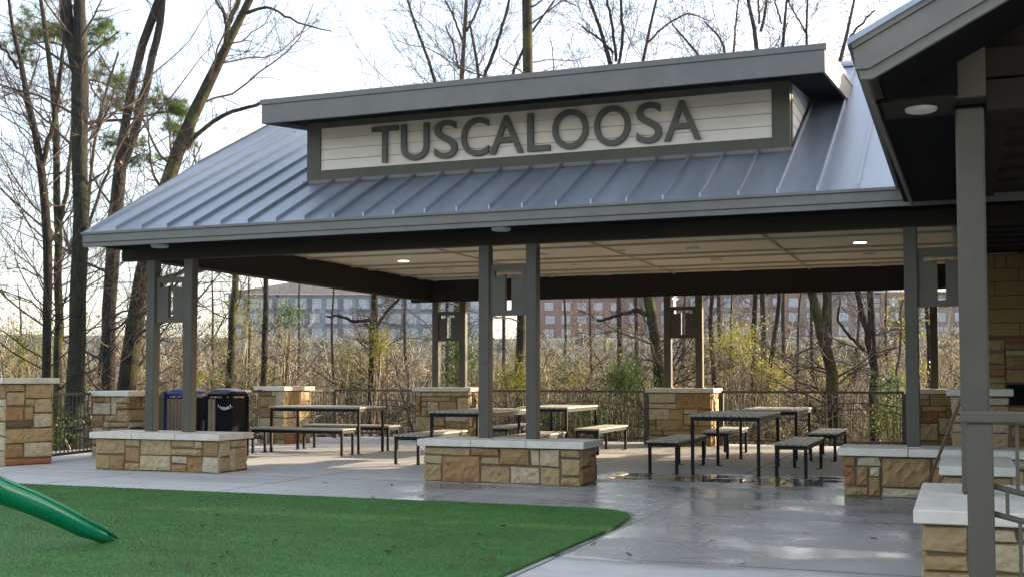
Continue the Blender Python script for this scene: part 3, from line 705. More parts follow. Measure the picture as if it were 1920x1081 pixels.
fence((LP2[0] + 0.50, LP2[1] + 0.25), (-13.30, 20.35), 'railing behind the bins between two left stone pillars', 0.4, zp=0.86, kk=0.12)
fence((LP1[0] + 0.15, LP1[1] + 0.42), (LP2[0] - 0.52, LP2[1] - 0.05), 'railing at far left between tall pillar and the next one', 0.35, zp=0.66, kk=-0.10, ground=-0.03)
# near railing, lower right corner
t = thing('metal_fence', (0.08, 5.83, 0), 'near grey railing with thick post at the right edge of the photo', 'fence', 'brown metal railings round the pavilion')
nx, ny = 0.08, 5.84
part('post', MB().box(nx - 0.058, nx + 0.058, ny - 0.04, ny + 0.04, 0, 1.088, 0.008), M['column'], t)
part('post', MB().box(nx + 2.3, nx + 2.4, ny - 0.04, ny + 0.04, 0, 1.088, 0.008), M['column'], t)
part('top_rail', MB().box(nx - 0.083, nx + 2.5, ny - 0.05, ny + 0.05, 1.090, 1.143, 0.008), M['column'], t)
part('bottom_rail', MB().box(nx + 0.06, nx + 2.3, ny - 0.02, ny + 0.02, 0.10, 0.14, 0.004), M['column'], t)
az = lambda s: 0.80 - 0.26 * s + 0.11 * s * s
for d in (0, -0.127):
    part('arch_bar', MB().tube([(nx + 0.05 + 2.25 * i / 20, ny, az(2.25 * i / 20) + d) for i in range(21)], 0.014, 8), M['column'], t, smooth=True)
s = 0.11
while s < 2.2:
    part('baluster', MB().box(nx + 0.05 + s - 0.008, nx + 0.05 + s + 0.008, ny - 0.008, ny + 0.008, az(s) + 0.01, 1.09), M['column'], t)
    part('baluster', MB().box(nx + 0.05 + s - 0.054, nx + 0.05 + s - 0.038, ny - 0.008, ny + 0.008, az(s) - 0.12, az(s) + 0.01), M['column'], t)
    part('baluster', MB().box(nx + 0.05 + s - 0.002, nx + 0.05 + s + 0.014, ny - 0.008, ny + 0.008, 0.14, az(s) - 0.135), M['column'], t)
    s += 0.112

# ------------------------------------------------------------------ near shelter on the right
NB = thing('gabled_shelter', (1.0, 12.0, 0), 'near gabled shelter at the right edge with dark eave and round soffit lamp', 'shelter')
FY = 7.21; sg = (3.485 - 3.098) / (0.286 + 0.459)     # rake slope
bx0, bz0 = -0.459, 3.098; RX = 3.6
def rake(o0, o1, y0, y1, xs=None, xe=RX):
    """board parallel to the rake between offsets o0,o1 above its lower edge"""
    x0 = -0.533 if xs is None else xs
    return [(x0, bz0 + o0), (bx0 + 0.02, bz0 + o0), (xe, bz0 + o0 + sg * (xe - bx0)), (xe, bz0 + o1 + sg * (xe - bx0)), (x0, bz0 + o1 + sg * (x0 - bx0) + 0.0)]
rk = MB()
rk.prism([(-0.525, bz0), (bx0, bz0), (RX, bz0 + sg * (RX - bx0)), (RX, bz0 + 0.064 + sg * (RX - bx0)), (bx0 - 0.02, bz0 + 0.055), (-0.545, bz0 + 0.055)], 'y', FY + 0.012, FY + 0.05)
rk.prism([(-0.555, bz0 + 0.058), (bx0 - 0.02, bz0 + 0.058), (RX, bz0 + 0.068 + sg * (RX - bx0)), (RX, bz0 + 0.235 + sg * (RX - bx0)), (-0.568, bz0 + 0.180)], 'y', FY - 0.012, FY + 0.05)
rk.prism([(-0.570, bz0 + 0.184), (RX, bz0 + 0.239 + sg * (RX - bx0)), (RX, bz0 + 0.305 + sg * (RX - bx0)), (-0.584, bz0 + 0.236)], 'y', FY - 0.03, FY + 0.05)
part('rake_fascia', rk, M['fascia'], NB)
ea = MB()
ea.add([(-0.533, FY + .05, 3.100), (-0.50, FY + .05, 3.100), (-0.423, 12.86, 3.100), (-0.456, 12.86, 3.100),
        (-0.572, FY + .05, 3.33), (-0.50, FY + .05, 3.33), (-0.423, 12.86, 3.33), (-0.495, 12.86, 3.33)],
       [(0, 3, 2, 1), (4, 5, 6, 7), (0, 4, 7, 3), (1, 2, 6, 5), (0, 1, 5, 4), (2, 3, 7, 6)])
part('eave_fascia', ea, M['fascia'], NB)
rs = MB().prism([(-0.60, 3.338), (RX, 3.338 + sg * (RX + 0.60)), (7.8, 3.338), (7.8, 3.30), (RX, 3.30 + sg * (RX + 0.60)), (-0.60, 3.30)], 'y', FY - 0.05, 14.6)
part('roof', rs, M['roof'], NB)
part('rake_soffit', MB().prism([(-0.42, 3.115), (RX, 3.13 + sg * (RX + 0.459)), (7.6, 3.115), (7.6, 3.13), (RX, 3.145 + sg * (RX + 0.459)), (-0.42, 3.13)], 'y', FY + 0.06, 8.0), M['soffit'], NB)
part('eave_closer', MB().prism([(-0.50, 3.135), (0.02, 3.135), (0.02, 3.36), (-0.50, 3.12)], 'y', 8.002, 8.04), M['soffit'], NB)  # added dark filler that stops sunlight showing through the eave gap
part('eave_soffit', MB().box(-0.52, 0.0, 8.041, 12.8, 3.140, 3.155), M['soffit'], NB)
part('eave_soffit', MB().box(-0.46, -0.001, 8.001, 8.55, 3.122, 3.138), M['beam'], NB)
o = part('soffit_lamp', MB().disc(-0.215, 8.27, 3.103, 3.1215, 0.100, 32, 0.105), M['lamp_rim'], NB)
part('lens', MB().disc(-0.215, 8.27, 3.099, 3.1025, 0.088, 32), M['lens'], o)
cnx = 0.09
part('column', MB().box(cnx - 0.09, cnx + 0.09, 8.255, 8.435, 0.531, 3.10, 0.014), M['column'], NB)
part('column', MB().box(cnx + 3.0, cnx + 3.18, 8.255, 8.435, 0.0, 3.10, 0.014), M['column'], NB)
part('column_wrap', MB().box(cnx - 0.108, cnx + 0.104, 8.22, 8.46, 3.165, 3.66, 0.004), M['column'], NB)
part('column_wrap', MB().box(cnx - 0.128, cnx - 0.109, 8.24, 8.45, 3.40, 3.62, 0.003), M['column'], NB)
part('cross_beam', MB().box(cnx + 0.106, 6.0, 8.27, 8.42, 3.075, 3.28, 0.004), M['beam'], NB)
part('cross_beam', MB().box(cnx + 0.106, 6.0, 8.29, 8.42, 3.30, 3.50, 0.004), M['beam'], NB)
part('gable_wall', MB().prism([(-0.02, 3.50), (6.6, 3.50), (RX, 3.12 + sg * (RX + 0.45))], 'y', 8.46, 8.52), M['beam'], NB)
part('side_beam', MB().box(0.0, 0.20, 8.47, 19.0, 2.98, 3.25, 0.004), M['beam'], NB)
part('ceiling', MB().box(0.20, 6.5, 8.53, 19.15, 3.20, 3.23), M['beam'], NB)
cb = MB()
cb.box(0.20, 0.36, 8.53, 19.15, 3.17, 3.199)
for y in np.arange(8.9, 19.0, 0.62): cb.box(0.361, 6.5, y, y + 0.05, 3.165, 3.198)
part('ceiling_battens', cb, M['beam'], NB)
part('light_block_side', MB().box(6.56, 6.7, 8.6, 19.0, -0.05, 3.19), M['beam'], NB)  # unseen wall added to keep daylight out and darken the interior
part('attic_light_block', MB().prism([(-0.40, 3.16), (7.7, 3.16), (7.7, 3.29), (RX, 3.28 + sg * (RX + 0.60)), (-0.40, 3.36)], 'y', 14.50, 14.56), M['beam'], NB)  # added to stop sun leaking through the open attic onto the eave
part('sun_block_rear', MB().box(6.6, 17.0, 19.0, 19.2, -0.05, 5.5), M['siding2'], NB)  # added out of view to block the low sun from the walk
# chimney wall: sawn ashlar above, rubble with a black panel for the fire opening below
CW = thing('fireplace_wall', (3.0, 19.3, 0), 'dark stone fireplace wall with yellowish blocks at the right edge', 'fireplace')
part('mortar_core', MB().box(0.36, 15.0, 19.24, 19.9, -0.05, 3.19), M['mortar'], CW)  # core runs on past the blocks, unseen, to block the low sun
am = MB(); rng = random.Random(3)
for (a, b, c, d) in pack(rng, 6.04, 1.25, 0.17, 0.105):
    x0, x1, z0, z1 = 0.36 + a * 6.04 + .006, 0.36 + c * 6.04 - .006, 1.93 + b * 1.25 + .006, 1.93 + d * 1.25 - .006
    am.box(x0, x1, 19.20, 19.238, z0, z1, 0.004)
part('ashlar_blocks', am, M['ashlar'], CW)
rm = MB(); stones(rm, rng, (0.40, 19.235), (1, 0), (0, -1), 0.25, 1.93, -0.04); stones(rm, rng, (0.65, 19.235), (1, 0), (0, -1), 1.3, 0.7, 1.22); stones(rm, rng, (0.65, 19.235), (1, 0), (0, -1), 1.3, 0.9, -0.04)
stones(rm, rng, (1.95, 19.235), (1, 0), (0, -1), 3.0, 1.93, -0.04)
part('rubble_blocks', rm, M['stone'], CW)
part('black_fire_panel', MB().box(0.66, 1.94, 19.215, 19.238, 0.88, 1.20), M['blackplastic'], CW)  # flat black panel; the hollow's shade is put into its colour
SW = thing('added_shade_wall', (1.35, 21.6, 0), 'added unseen stone wall shading the right end of the pavilion', 'wall')  # unseen, added to block the low sun from the pavilion floor
part('mortar_core', MB().box(1.20, 1.5, 19.95, 24.0, -0.1, 3.4), M['mortar'], SW)
s_ = MB(); stones(s_, rng, (1.20, 24.0), (0, -1), (-1, 0), 4.05, 3.4, -0.06, cu=0.12, cv=0.10); part('stone_facing', s_, M['stone'], SW)
# leaning wooden handle
a = Vector((-0.225, 8.98, 0.545)); b = Vector((-0.010, 8.62, 1.115)); dd = (b - a).normalized()
st = thing('leaning_pole', (-0.225, 8.98, 0.535), 'thin dark brown pole leaning beside the near column', 'pole')
part('pole_shaft', MB().tube([a, (a + b) / 2, b, b + dd * 0.22], 0.0115, 8), M['wire'], st, smooth=True)

# ------------------------------------------------------------------ bins
def bin_(cx, cy, frame, mat2, label, txt, slats):
    t = thing('waste_bin', (cx, cy, gz(cy)), label, 'bin', 'pair of waste bins'); g = gz(cy) + 0.002
    hw, hd = 0.26, 0.26
    bodyv = []; nseg = 5
    def rrect(w_, d_, r):
        P = []
        for qx, qy, a0 in ((1, 1, 0), (-1, 1, 90), (-1, -1, 180), (1, -1, 270)):
            for k in range(nseg + 1):
                a = R(a0 + 90 * k / nseg); P.append((cx + qx * (w_ - r) + r * math.cos(a), cy + qy * (d_ - r) + r * math.sin(a)))
        return P
    part('body', MB().prism(rrect(hw - 0.02, hd - 0.02, 0.07), 'z', g, g + 0.97), M['blackplastic'], t, smooth=False)
    for sx in (-1, 1):
        for sy in (-1, 1): part('corner_post', MB().box(cx + sx * 0.225 - 0.035, cx + sx * 0.225 + 0.035, cy + sy * 0.225 - 0.035, cy + sy * 0.225 + 0.035, g, g + 1.0, 0.015), mat2, t)
    
    part('rim', MB().prism(rrect(hw + 0.012, hd + 0.012, 0.12), 'z', g + 1.0, g + 1.045), mat2, t)
    P0 = rrect(hw + 0.01, hd + 0.01, 0.12); lv = []; lf = []; rings = 7; n_ = len(P0)
    for i in range(rings):
        s = i / (rings - 1); sc_ = math.cos(s * math.pi / 2); z = g + 1.046 + 0.085 * math.sin(s * math.pi / 2)
        for (x, y) in P0: lv.append((cx + (x - cx) * sc_, cy + (y - cy) * sc_, z))
    for i in range(rings - 1):
        for j in range(n_): lf.append((i * n_ + j, i * n_ + (j + 1) % n_, (i + 1) * n_ + (j + 1) % n_, (i + 1) * n_ + j))
    part('domed_lid', MB().add(lv, lf), mat2 if mat2 != M['blackplastic'] else M['lid'], t, smooth=True)
    for x in np.arange(cx + slats[0], cx + slats[1], 0.070):
        part('slat', MB().box(x, x + 0.062, cy - 0.272, cy - 0.242, g + 0.08, g + 0.955, 0.004), M['tanslat'], t)
    return t, g
B1 = at(350, 730, 19.6); B2 = at(427, 730, 19.35)
tb1, g1 = bin_(B1[0], B1[1], None, M['blue'], 'recycling bin with blue corners, tan slats and blue domed lid', '', (-0.19, 0.25))
tb2, g2 = bin_(B2[0], B2[1], None, M['blackplastic'], 'black LANDFILL bin with domed lid beside the blue one', '', (-0.19, -0.12))
tl = 'LANDFILL'
for i, ch in enumerate(tl):
    a = (i - 3.5) / 3.5; zc = g2 + 0.80 - 0.0 + 0.05 * a * a
    wch = 0.042 if ch != 'I' else 0.014
    text_mesh(ch, 'letter', B2[0] + 0.0 + i * 0.033, B2[0] + 0.0 + i * 0.036 + wch * 0.66, zc - 0.022, zc + 0.022, B2[1] - 0.263, 0.004, M['white'], tb2, bold=0.01)

# ------------------------------------------------------------------ playground piece
pts = []; rad = []
pp = [(-60, 893, 8.1), (0, 921, 8.35), (60, 944, 8.5), (110, 967, 8.66), (155, 990, 8.8), (188, 1003, 8.95), (209, 1014, 9.1)]
ps = thing('play_slide_edge', tuple(at(200, 1020, 8.3)[:2]) + (0.02,), 'curved glossy green plastic playground tube ending on the turf at left', 'play equipment')
P = [at(*q) for q in pp]; rr_ = [0.090, 0.083, 0.076, 0.070, 0.062, 0.050, 0.028]
part('green_tube', MB().tube(P, rr_, 24), M['slide'], ps, smooth=True)
lip = [q + np.array([0.03, 0.03, r * 0.80]) for q, r in zip(P, rr_)]
part('raised_lip', MB().tube(lip, [0.026, 0.025, 0.024, 0.022, 0.020, 0.017, 0.011], 12), M['slide'], ps, smooth=True)

# ------------------------------------------------------------------ fallen leaves
lf = MB(); cu = 0.4
lf.add([(-.5, 0, 0.05), (-.2, .22, .0), (.15, .2, .04), (.5, 0, .16), (.18, -.2, .0), (-.2, -.2, .07), (0, 0, -.02)], [(0, 1, 6), (1, 2, 6), (2, 3, 6), (3, 4, 6), (4, 5, 6), (5, 0, 6)])
l0 = part('fallen_leaf', lf, M['litter'], recalc=False); tag(l0, 'small curled dry brown leaf lying on the turf', 'leaf', 'dry leaves scattered on the turf')
l1 = part('fallen_leaf', lf, M['litter'], recalc=False); tag(l1, 'small dark leaf lying on the grey pavement', 'leaf', 'dry leaves scattered on the pavement')
rng = random.Random(5); spots = []
while len(spots) < 95:
    px, py = rng.uniform(20, 1150), rng.uniform(915, 1078)
    r_ = _f + _r * (px - CX) / F - _u * (py - CY) / F; k_ = -CAMZ / r_[2]; x, y = r_[0] * k_, r_[1] * k_
    if x < -2.95 and y < 10.9: spots.append((x, y, 0.038, 0))
for px, py in ((700, 932), (735, 934), (790, 930), (868, 905), (735, 910), (610, 904), (241, 890), (1622, 975), (1638, 1009), (1334, 1011), (1392, 1057), (1112, 1020), (870, 960),
               (1155, 985), (980, 873), (1440, 830), (1257, 855), (1250, 873), (1180, 1040), (1510, 1000), (1010, 862)):
    r_ = _f + _r * (px - CX) / F - _u * (py - CY) / F; k_ = -CAMZ / r_[2]; spots.append((r_[0] * k_, r_[1] * k_, gz(r_[1] * k_) + 0.006, 1))
first = [True, True]
for x, y, z, kd in spots:
    src = (l0, l1)[kd]; o = src if first[kd] else src.copy()
    if not first[kd]: col.objects.link(o)
    first[kd] = False
    s = rng.uniform(0.04, 0.085) * (1.25 if kd else 1); o.location = (x, y, z); o.scale = (s, s * rng.uniform(.6, 1), s * rng.uniform(0.6, 1.6)); o.rotation_euler = (rng.uniform(-.3, .3), rng.uniform(-.3, .3), rng.uniform(0, 6.3))

# ------------------------------------------------------------------ trees
def unit(v): return v / np.maximum(np.linalg.norm(v, axis=-1, keepdims=True), 1e-9)
def tubes(P, Rd, n=3):
    """P (N,K,3), Rd (N,K) -> verts, quads"""
    N, K, _ = P.shape; T = np.empty_like(P); T[:, 1:-1] = P[:, 2:] - P[:, :-2]; T[:, 0] = P[:, 1] - P[:, 0]; T[:, -1] = P[:, -1] - P[:, -2]; T = unit(T)
    ref = np.where(np.abs(T[:, :1, 2:3]) > 0.9, np.array([1., 0, 0]), np.array([0, 0, 1.])); ref = np.broadcast_to(ref, P.shape)
    A = unit(np.cross(T, ref)); B = np.cross(T, A); a = np.arange(n) * 2 * np.pi / n
    V = P[:, :, None] + (A[:, :, None] * np.cos(a)[None, None, :, None] + B[:, :, None] * np.sin(a)[None, None, :, None]) * Rd[:, :, None, None]
    I = np.arange(N * K * n).reshape(N, K, n); J = np.roll(I, -1, 2)
    Fq = np.stack([I[:, :-1], J[:, :-1], J[:, 1:], I[:, 1:]], -1).reshape(-1, 4)
    return V.reshape(-1, 3), Fq
def resample(P, Rd, K):
    P = np.array(P, float); Rd = np.array(Rd, float); d = np.r_[0, np.cumsum(np.linalg.norm(np.diff(P, axis=0), axis=1))]; t = np.linspace(0, d[-1], K)
    # smooth interpolation
    Q = np.stack([np.interp(t, d, P[:, i]) for i in range(3)], -1)
    for _ in range(2): Q[1:-1] = (Q[:-2] + 2 * Q[1:-1] + Q[2:]) / 4
    return Q, np.interp(t, d, Rd)
def spawn(rs, P, Rd, per, tmin, tmax, lenf, lenr, rf, K, up, spread, wander, rmin=0.004, down=0.0):
    """children of each branch; lengths = lenf(parent length)"""
    N, Kp, _ = P.shape; L = np.linalg.norm(np.diff(P, axis=1), axis=2).sum(1)
    cnt = rs.poisson(per * np.clip(L / np.mean(L), 0.5, 2.0)); idx = np.repeat(np.arange(N), cnt); m = len(idx)
    if m == 0: return np.zeros((0, K, 3)), np.zeros((0, K))
    t = rs.uniform(tmin, tmax, m); f = t * (Kp - 1); i0 = np.minimum(f.astype(int), Kp - 2); fr_ = (f - i0)[:, None]
    S = P[idx, i0] * (1 - fr_) + P[idx, i0 + 1] * fr_; tan = unit(P[idx, i0 + 1] - P[idx, i0])
    rad = (Rd[idx, i0] * (1 - fr_[:, 0]) + Rd[idx, i0 + 1] * fr_[:, 0])
    rnd = unit(rs.normal(size=(m, 3))); perp = unit(rnd - tan * (rnd * tan).sum(1, keepdims=True))
    d = unit(tan * (1 - spread) + perp * spread + np.array([0, 0, up])); ln = lenf * L[idx] * (1 - 0.55 * t) * rs.uniform(1 - lenr, 1 + lenr, m)
    Q = np.zeros((m, K, 3)); Q[:, 0] = S; step = (ln / (K - 1))[:, None]
    for k in range(1, K):
        d = unit(d + rs.normal(size=(m, 3)) * wander + np.array([0, 0, up * 0.35 - down])); Q[:, k] = Q[:, k - 1] + d * step
    r0 = np.maximum(np.minimum(rad * rf, rad * 0.8), rmin); R2 = r0[:, None] * np.linspace(1, 0.35, K)[None]
    return Q, np.maximum(R2, rmin * 0.6)
def leaves(rs, C, size, n=1, spread=0.1):
    C = np.repeat(C, n, 0) + rs.normal(size=(len(C) * n, 3)) * spread; m = len(C)
    a = unit(rs.normal(size=(m, 3))); b = unit(np.cross(a, rs.normal(size=(m, 3)))); s = size * rs.uniform(0.6, 1.3, (m, 1))
    V = np.stack([C - a * s, C + b * s * 0.5, C + a * s, C - b * s * 0.5], 1).reshape(-1, 3); return V, np.arange(4 * m).reshape(-1, 4)
def merge(L):
    Vs, Fs, o = [], [], 0
    for V, Fq in L:
        if len(V): Vs.append(V); Fs.append(Fq + o); o += len(V)
    return np.concatenate(Vs), np.concatenate(Fs)

def tree(name, label, stems, d, bark_='bark', seed=0, l1=9, l2=7, l3=5, ends=None, leaf=None, up=0.35, len1=0.35, tmin=0.15, cat='tree', group='bare trees behind the fence', base=None, rmin=0.004, nleaf=0, lsize=0.05):
    """stems: list of [(px,py,halfwidth_px[,dd])...]; first point of first stem is extended down to the ground"""
    rs = np.random.RandomState(seed + 100); K = 14; PS, RD = [], []
    for si, s in enumerate(stems):
        P = []; Q = []
        for q in s:
            dd = d + (q[3] if len(q) > 3 else 0); P.append(at(q[0], q[1], dd)); Q.append(q[2] * dd / F)
        if si == 0 and base is None:
            g = float(terr(P[0][0], P[0][1])) - 0.15
            if P[0][2] > g: P.insert(0, np.array([P[0][0] + 0.02, P[0][1], g])); Q.insert(0, Q[0] * 1.2)
        a, b = resample(P, Q, K); PS.append(a); RD.append(b)
    P0, R0 = np.array(PS), np.array(RD); root = P0[0, 0]
    jit = rs.normal(size=P0.shape) * 0.015; P0[:, 1:-1] += jit[:, 1:-1]
    t = thing(name, tuple(root), label, cat, group)
    V, Fq = tubes(P0, R0, 10); npmesh('trunk', V, Fq, M[bark_], t)
    P1, R1 = spawn(rs, P0, R0, l1 * 1.35, tmin, 1.0, len1, 0.6, 0.20, 10, up * 0.6, 0.75, 0.15, rmin * 1.5)
    P2, R2 = spawn(rs, P1, R1, l2, 0.15, 1.0, 0.5, 0.5, 0.5, 7, 0.10, 0.55, 0.18, rmin)
    P3, R3 = spawn(rs, P2, R2, l3, 0.1, 1.0, 0.6, 0.5, 0.6, 5, 0.05, 0.5, 0.2, rmin * 0.62)
    npmesh('crown', *merge([tubes(P1, R1, 5), tubes(P2, R2, 4), tubes(P3, R3, 3)]), M['twig'], t)
    if nleaf and leaf:
        src = np.concatenate([P3[:, -1], P3[:, 2]]); src = src[rs.permutation(len(src))[:nleaf]]
        V, Fq = leaves(rs, src, lsize, 3, 0.12); npmesh('leaves', V, Fq, M[leaf], t, smooth=False)
    return t, P0, P2
def tuft(rs, c, n, s, parent, name='needle_cluster'):
    """spray of pine needles round a few short twigs"""
    Vs = []
    for k in range(n * 3):
        cc = c + rs.normal(size=3) * s * np.array([1, 1, 0.45]); m = 46; d_ = unit(rs.normal(size=(m, 3)) + np.array([0, 0, 0.25])); L = rs.uniform(0.12, 0.26, (m, 1))
        w_ = unit(np.cross(d_, rs.normal(size=(m, 3)))) * 0.006
        Vs.append(np.stack([cc - w_ + 0 * d_, cc + w_ + 0 * d_, cc + d_ * L], 1).reshape(-1, 3))
    V = np.concatenate(Vs); npmesh(name, V, np.arange(len(V)).reshape(-1, 3), M['needle'], parent, smooth=False)

# -- left group
t1, _, _ = tree('forked_tree', 'thick dark forked trunk with speckled bark at the far left', [[(131, 862, 17), (143, 700, 16), (148, 500, 15), (150, 300, 14), (148, 130, 17), (150, 60, 11), (151, -40, 10), (155, -150, 8)], [(148, 140, 13), (134, 90, 12), (124, 40, 12), (117, -30, 11), (110, -150, 8)]], 21.5, 'barkdark', 1, 7, 7, 4, len1=0.22, tmin=0.35)
t2, _, _ = tree('slender_tree', 'leaning pale slender tree nearest the left edge', [[(84, 862, 8), (90, 640, 8), (92, 440, 8.5), (78, 310, 7.5), (66, 245, 6.5), (57, 203, 6), (36, 130, 5), (24, 70, 3.5), (14, -20, 2.5)], [(78, 310, 5), (92, 262, 4.5), (103, 225, 4), (112, 160, 3), (118, 110, 2.5)], [(34, 130, 3), (10, 95, 2.5), (-15, 70, 2)]], 22.5, 'bark', 2, 12, 8, 5)
t3, _, _ = tree('slender_tree', 'twin stemmed vine covered tree between the forked trunk and the left edge', [[(106, 862, 8), (109, 640, 8), (108, 440, 7), (107, 204, 6), (97, 122, 5), (82, 30, 4), (70, -40, 3)], [(107, 210, 4.5), (112, 160, 4), (117, 104, 3.5), (124, 30, 3), (130, -60, 2)], [(110, 440, 4), (123, 370, 4), (132, 285, 3.5), (140, 200, 2.5)]], 23.5, 'barkmoss', 3, 12, 8, 5, leaf='leafy', nleaf=70, lsize=0.05)
t4, _, _ = tree('forked_tree', 'tall twin trunk tree left of the roof corner', [[(200, 760, 13), (206, 560, 13), (212, 430, 13), (220, 366, 13), (228, 310, 12), (228, 285, 9), (238, 183, 8), (261, 81, 8), (301, 0, 8), (322, -60, 7), (350, -150, 4)], [(226, 320, 10), (244, 285, 8), (265, 195, 8), (289, 102, 7), (305, 24, 7), (308, -80, 5)]], 27, 'bark', 4, 10, 8, 5)
t5, _, _ = tree('leaning_tree', 'thick trunk leaning right behind the left roof slope', [[(232, 760, 18), (248, 620, 17), (275, 460, 15), (310, 345, 14), (338, 265, 12.5), (366, 195, 11.5), (403, 122, 10), (430, 75, 8), (472, 0, 7), (500, -60, 4)], [(350, 281, 4), (375, 245, 4), (407, 220, 4), (450, 202, 3.5), (505, 192, 3)], [(424, 85, 5), (427, 45, 5), (440, 20, 4.5), (455, -30, 4)], [(462, 25, 3.5), (500, 12, 2.5), (535, 30, 2), (575, 50, 1.5), (620, 58, 1)], [(427, 50, 3), (415, 20, 2.5), (400, -10, 2)]], 26, 'barkmoss', 5, 10, 8, 5)
t6, _, _ = tree('sapling', 'thin bare sapling just left of the roof corner', [[(150, 760, 4), (160, 560, 3.5), (163, 407, 3.2), (171, 285, 3), (191, 183, 2.6), (205, 130, 2.2), (222, 98, 1.8)], [(163, 430, 3), (175, 400, 3), (190, 355, 2.8), (212, 293, 2.6), (244, 240, 2.2), (262, 205, 1.8)]], 24.5, 'twig', 6, 12, 6, 4)
rs_ = np.random.RandomState(77)
pn = thing('pine_tree', tuple(at(148, 860, 30)), 'pine tree whose green needle sprays show between the bare left trunks', 'tree', None)
PB = []
for q in ([(150, 235, 4), (190, 224, 3), (230, 228, 2.6), (262, 222, 2.2), (300, 208, 1.4), (345, 212, 1)], [(152, 120, 2.5), (190, 85, 1.8), (222, 60, 1.2)], [(150, 150, 2.5), (180, 150, 2), (215, 165, 1.4), (245, 175, 1)], [(150, 105, 2.5), (110, 80, 2), (70, 78, 1.3), (40, 90, 1)], [(152, 250, 2), (170, 270, 1.5), (190, 300, 1)], [(150, 70, 2), (100, 45, 1.5), (60, 30, 1)], [(262, 290, 1.8), (240, 300, 1.3), (215, 320, 1)]):
    a, b = resample([at(x, y, 28.5) for x, y, r in q], [r * 28.5 / F for x, y, r in q], 10); PB.append((a, b))
npmesh('branch', *tubes(np.array([a for a, b in PB]), np.array([b for a, b in PB]), 6), M['bark'], pn)
a, b = resample([at(150, y, 28.5) for y in (860, 600, 300, 40, -100)], [0.13, 0.13, 0.12, 0.1, 0.08], 10)
npmesh('trunk', *tubes(a[None], b[None], 9), M['barkdark'], pn)
for (x, y, n_, s_) in ((188, 70, 10, .22), (172, 52, 8, .25), (200, 45, 4, .12), (60, 62, 12, .3), (85, 55, 8, .22), (40, 85, 7, .25), (38, 105, 5, .2), (110, 68, 7, .2), (128, 55, 5, .15), (212, 148, 8, .25), (235, 160, 6, .18), (228, 192, 8, .2), (250, 205, 6, .2), (300, 192, 12, .3), (318, 198, 8, .2), (340, 208, 7, .15), (325, 240, 5, .18),
                       (225, 275, 7, .2), (240, 295, 6, .2), (200, 260, 4, .25), (250, 270, 5, .15), (345, 265, 9, .16), (338, 250, 5, .15), (290, 300, 4, .2), (180, 130, 4, .2), (55, 20, 4, .3)):
    tuft(rs_, at(x, y, 28.3 + rs_.uniform(-.4, .4)), n_, s_, pn)
# -- seen under the roof
tree('bare_tree', 'bare trunk seen under the roof just right of the left columns', [[(428, 760, 8), (434, 620, 7), (440, 540, 6.5), (445, 460, 5.5), (448, 300, 4)]], 30, 'barkmoss', 11, 16, 8, 5, up=.1, len1=.3)
tree('ivy_tree', 'slim trunk with green ivy in front of the grey building', [[(493, 760, 6), (496, 611, 5.5), (499, 520, 5), (503, 400, 4)]], 31, 'bark', 12, 14, 8, 5, up=.1, leaf='leafg', nleaf=160, lsize=0.06, len1=.28)
tree('bare_tree', 'bare trunk with one crooked limb right of the grey building', [[(696, 760, 8), (700, 660, 7.5), (704, 560, 6.5), (708, 440, 5)], [(703, 618, 3.5), (725, 585, 3), (751, 556, 2.6), (790, 500, 2)], [(700, 597, 3.5), (664, 603, 3), (640, 592, 2.5), (612, 592, 1.8)]], 29, 'bark', 13, 14, 8, 5, up=.1, len1=.28)
tree('tall_tree', 'tall vine wrapped trunk rising above the middle of the sign roof', [[(974, 760, 9), (977, 640, 9), (983, 400, 9), (991, 138, 9.5), (989, 60, 9.5), (986, -60, 9)]], 31, 'barkmoss', 14, 20, 9, 5, up=.12, len1=.3)
tree('mossy_tree', 'mossy trunk just left of the back middle columns', [[(1238, 760, 10), (1236, 690, 10), (1228, 620, 10), (1216, 560, 10), (1206, 480, 9), (1190, 350, 7)], [(1216, 590, 5), (1195, 580, 4.5), (1170, 588, 3.5), (1120, 600, 2.5)]], 28, 'barkmoss', 15, 14, 9, 6, up=.05, len1=.34)
tree('bare_tree', 'thin curved tree just right of the back middle columns', [[(1345, 760, 6), (1338, 690, 5), (1331, 610, 4.5), (1336, 550, 4), (1345, 470, 3)]], 30, 'bark', 16, 12, 8, 5, up=.1)
tree('bare_tree', 'straight pale trunk behind the far right picnic table', [[(1412, 760, 6), (1413, 650, 5.5), (1416, 550, 5), (1420, 430, 4)]], 30, 'bark', 17, 10, 8, 5, up=.1)
tree('bare_tree', 'S curved thin trunk between straight pale and mossy forked trunks', [[(1438, 760, 5.5), (1444, 680, 5), (1452, 620, 4.5), (1466, 575, 4.5), (1466, 548, 4), (1455, 450, 3)]], 31, 'bark', 18, 10, 8, 5, up=.1)
tree('mossy_tree', 'thick mossy forked trunk behind the far right bench', [[(1566, 760, 12), (1558, 690, 11), (1545, 630, 10.5), (1530, 585, 8.5), (1520, 548, 8), (1505, 450, 6)], [(1545, 640, 7), (1550, 595, 6.5), (1548, 548, 6), (1552, 450, 5)]], 27.5, 'barkmoss', 19, 10, 8, 5, up=.08)
tree('forked_tree', 'grey forked trunk near the front right column', [[(1638, 760, 9), (1637, 680, 8.5), (1636, 600, 7.5), (1631, 548, 6.5), (1628, 430, 5)], [(1634, 665, 6), (1622, 610, 5.5), (1607, 550, 5), (1590, 470, 4)], [(1620, 655, 3), (1590, 628, 2.8), (1570, 600, 2.5), (1575, 560, 2)]], 28, 'bark', 20, 7, 7, 5, up=.1)
tree('sapling', 'thin sapling with yellow leaves beside the front right column', [[(1682, 760, 3), (1684, 690, 2.6), (1690, 620, 2.3), (1692, 560, 2)]], 27, 'twig', 21, 10, 6, 4, leaf='leafy', nleaf=160, lsize=0.045)
